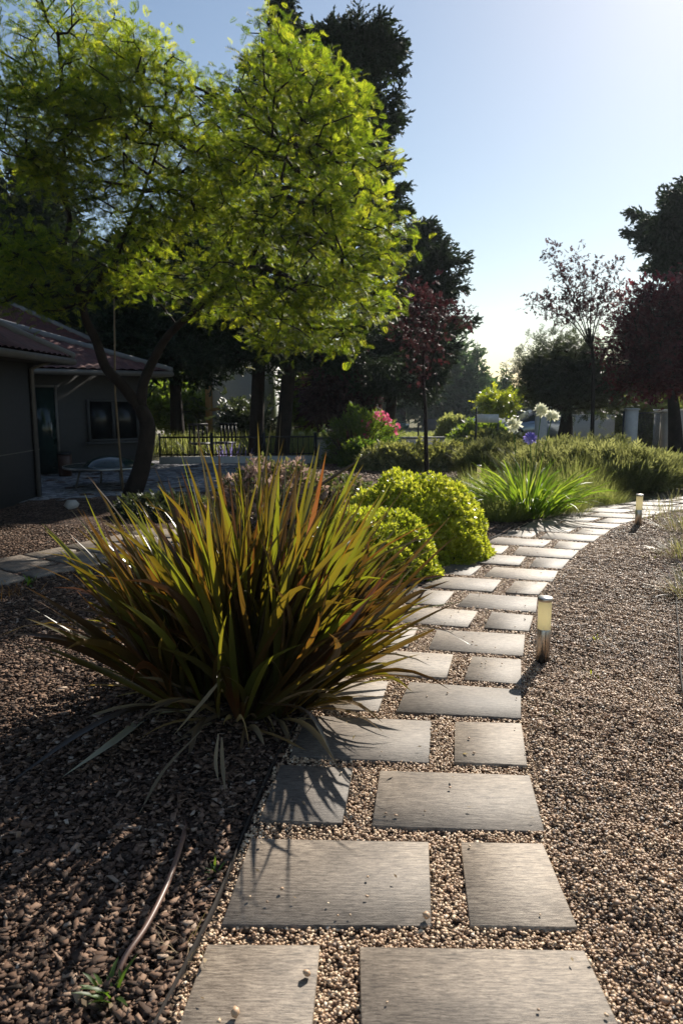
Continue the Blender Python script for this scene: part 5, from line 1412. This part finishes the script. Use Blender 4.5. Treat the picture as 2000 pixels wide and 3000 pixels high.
fence(p2.x + .16, 19.65, p3.x - .15, 21.9, 1.2, 'black iron fence between the two right piers')
for i, (u_, y_, tv, lab) in enumerate([(1824, 19.3, 1205, 'thin black post beside the gate pier'), (1393, 20.3, 1195, 'thin black post left of the sign board'), (1225, 20.0, 1238, 'thin black post left of the slim plum trunk'),
                                   (1790, 19.9, 1290, 'short thin black post in the gateway')]):
    p = at(u_, 1250, y_); z0 = float(hgt(0, y_)); b = MB(); b.tube([(p.x, y_, z0 - .05), (p.x, y_, at(u_, tv, y_).z)], .025, 8)
    tag(b.build('fence_post', M['black'], smooth=True), lab, 'post', 'thin black fence posts')
b = MB(); q0, q1 = at(1610, 1310, 19.6), at(1838, 1285, 19.6); b.tube([q0, at(1700, 1292, 19.6), q1], .014, 6)
tag(b.build('gate_rail', M['black'], smooth=True), 'thin dark rail running across the gateway', 'rail')
p = at(1428, 1226, 20.6); w_ = 62 * mpp(20.6); h_ = 24 * mpp(20.6)
t = thing('sign_board', (p.x, 20.6, float(hgt(0, 20.6))), 'blank pale board on a post seen from behind', 'sign')
b = MB(); b.box((p.x - w_ / 2, 20.58, p.z - h_ / 2), (p.x + w_ / 2, 20.62, p.z + h_ / 2)); b.build('board', M['sign'], t)
for sx_ in (-.3, .3): b = MB(); b.tube([(p.x + sx_, 20.65, float(hgt(0, 20.6)) - .05), (p.x + sx_, 20.65, p.z)], .02, 6); b.build('post', M['frame'], t)
# white pot-like urn shapes near gate (pale low thing right of fence)
q0, q1 = at(1925, 1200, 27), at(1990, 1200, 27)
wallseg('planter_wall', (q0.x, 27, hgt(0, 27)), (q1.x + .6, 27, hgt(0, 27)), 1.32, .3, 'pier', 'low building-like wall with pale coping beyond the fence', 'wall', 'white')

# far pale house with ochre corner
hy = 27.0
x0 = at(603, 1200, hy).x; x1 = at(800, 1200, hy).x; z0 = float(hgt(0, hy)); zt = 3.1
t = thing('far_house', (x0, hy, z0), 'far white house with ochre corner pilaster and grey shutter', 'house')
b = MB(); b.box((x0 + .26, hy, z0 - .1), (x1, hy + 4, zt)); b.build('wall', M['white'], t)
b = MB(); b.box((x0, hy - .03, z0 - .1), (x0 + .257, hy + .3, zt)); b.build('pilaster', M['ochre'], t)
wl_, wr_, wt_, wb_ = at(622, 1200, hy).x, at(660, 1200, hy).x, at(640, 1205, hy).z, at(640, 1275, hy).z
b = MB(); b.box((wl_ - .1, hy - .04, wb_), (wl_ - .002, hy - .002, wt_)); b.box((wr_ + .002, hy - .04, wb_), (wr_ + .1, hy - .002, wt_)); b.box((wl_ - .1, hy - .04, wt_ + .002), (wr_ + .1, hy - .002, wt_ + .12)); w = b.build('window', M['ochre'], t)
b = MB(); b.box((wl_, hy - .03, wb_), (wr_, hy - .003, wt_)); b.build('shutter', M['shutter'], w)
roof_plane('roof_tiles', (x0 - .4, hy - .5, zt), (x1 + .4, hy - .5, zt), (x1 - .5, hy + 2, zt + 1.2), (x0 + .5, hy + 2, zt + 1.2), t)

# ------------------------------------------------------------------ cars
def car(loc, rz, mat, label):
    t = thing('parked_car', loc, label, 'car', 'cars parked beyond the garden', rz)
    # stations along length x: (x, half width, z bottom, z belt)
    st = [(-2.15, .62, .42, .62), (-2.1, .76, .28, .78), (-1.7, .84, .2, .92), (-.9, .87, .2, .95), (.6, .87, .2, .93), (1.2, .85, .2, .86), (1.8, .78, .24, .74), (2.1, .62, .34, .58)]
    V, q = [], []
    for x, w, zb, zt in st:
        V += [(x, -w * .9, zb), (x, -w, zb + .12), (x, -w, zt - .12), (x, -w * .9, zt), (x, 0, zt + .03), (x, w * .9, zt), (x, w, zt - .12), (x, w, zb + .12), (x, w * .9, zb)]
    n = 9
    for i in range(len(st) - 1):
        for k in range(n): q.append((i * n + k, i * n + (k + 1) % n, (i + 1) * n + (k + 1) % n, (i + 1) * n + k))
    b = MB(); b.add(V, q, [(0, 2, 1), (0, 3, 2), (0, 4, 3), (0, 5, 4), (0, 6, 5), (0, 7, 6), (0, 8, 7)] + [(len(st) * n - n + a, len(st) * n - n + a + 1, len(st) * n - n) for a in range(1, 8)])
    b.build('body', M[mat], t, True, True)
    cs = [(-1.95, .6, .9), (-1.45, .62, 1.38), (-.3, .64, 1.46), (.35, .62, 1.36), (1.15, .66, .88)]
    V, q = [], []
    for x, w, z in cs: V += [(x, -.78, .88), (x, -w, z), (x, w, z), (x, .78, .88)]
    for i in range(len(cs) - 1):
        for k in range(3): q.append((i * 4 + k, i * 4 + k + 1, i * 4 + k + 5, i * 4 + k + 4))
    b = MB(); b.add(V, q); b.build('windows', M['glass'], t, False, True)
    b = MB(); rf = [(-1.5, .60, 1.375), (-1.2, .62, 1.43), (-.3, .635, 1.475), (.3, .61, 1.385)]
    V = []; q = []
    for x, w, z in rf: V += [(x, -w, z - .02), (x, 0, z + .03), (x, w, z - .02)]
    for i in range(len(rf) - 1):
        for k in range(2): q.append((i * 3 + k, i * 3 + k + 1, i * 3 + k + 4, i * 3 + k + 3))
    b.add(V, q); b.build('roof', M[mat], t, True, True)
    for x in (-1.3, 1.35):
        for s_ in (-1, 1):
            M4w = Matrix.Translation((x, s_ * .80, .31)) @ Matrix.Rotation(R(90), 4, 'X')
            b = MB(); b.lathe((0, 0, 0), [(.2, -.1), (.3, -.1), (.315, -.05), (.315, .05), (.3, .1), (.2, .1)], 24)
            V = np.concatenate(b.V) @ np.array(M4w)[:3, :3].T + np.array(M4w)[:3, 3]; b.V = [V]; wh = b.build('wheel', M['tyre'], t, True, True)
            b = MB(); b.lathe((0, 0, 0), [(0, -.085), (.19, -.09), (.2, -.08), (.2, .08), (.19, .09), (0, .085)], 24)
            V = np.concatenate(b.V) @ np.array(M4w)[:3, :3].T + np.array(M4w)[:3, 3]; b.V = [V]; b.build('rim', M['steel'], wh, True, True)
    for s_ in (-1, 1): b = MB(); b.box((1.95, s_ * .5 - .14, .56), (2.12, s_ * .5 + .14, .68)); b.build('headlight', M['lampglass'], t, local=True)
p = at(1585, 1220, 31.5); car((p.x, 31.5, float(hgt(0, 31.5)) + .1), R(188), 'carbody1', 'silver-blue car parked behind the pier, roof and bonnet visible')
p = at(1122, 1220, 61); car((p.x, 61, float(hgt(0, 61)) + .02), R(-12), 'carbody2', 'dark green car parked under trees behind pink flowers')

# ------------------------------------------------------------------ thin summer haze
hm, hnt, hb, HN, HL = newmat('thin_haze')
HN.remove(hb)
pv = HN.new('ShaderNodeVolumePrincipled')
pv.inputs['Color'].default_value = (0.80, 0.90, 1.0, 1)
pv.inputs['Density'].default_value = 0.0003
pv.inputs['Anisotropy'].default_value = 0.4
HL.new(pv.outputs[0], HN['Material Output'].inputs['Volume'])
b = MB(); b.box((-90, -8, -2.6), (90, 110, 18))
hz_ = b.build('haze', hm); hz_['kind'] = 'stuff'; hz_['label'] = 'thin pale air between the garden and the far trees'
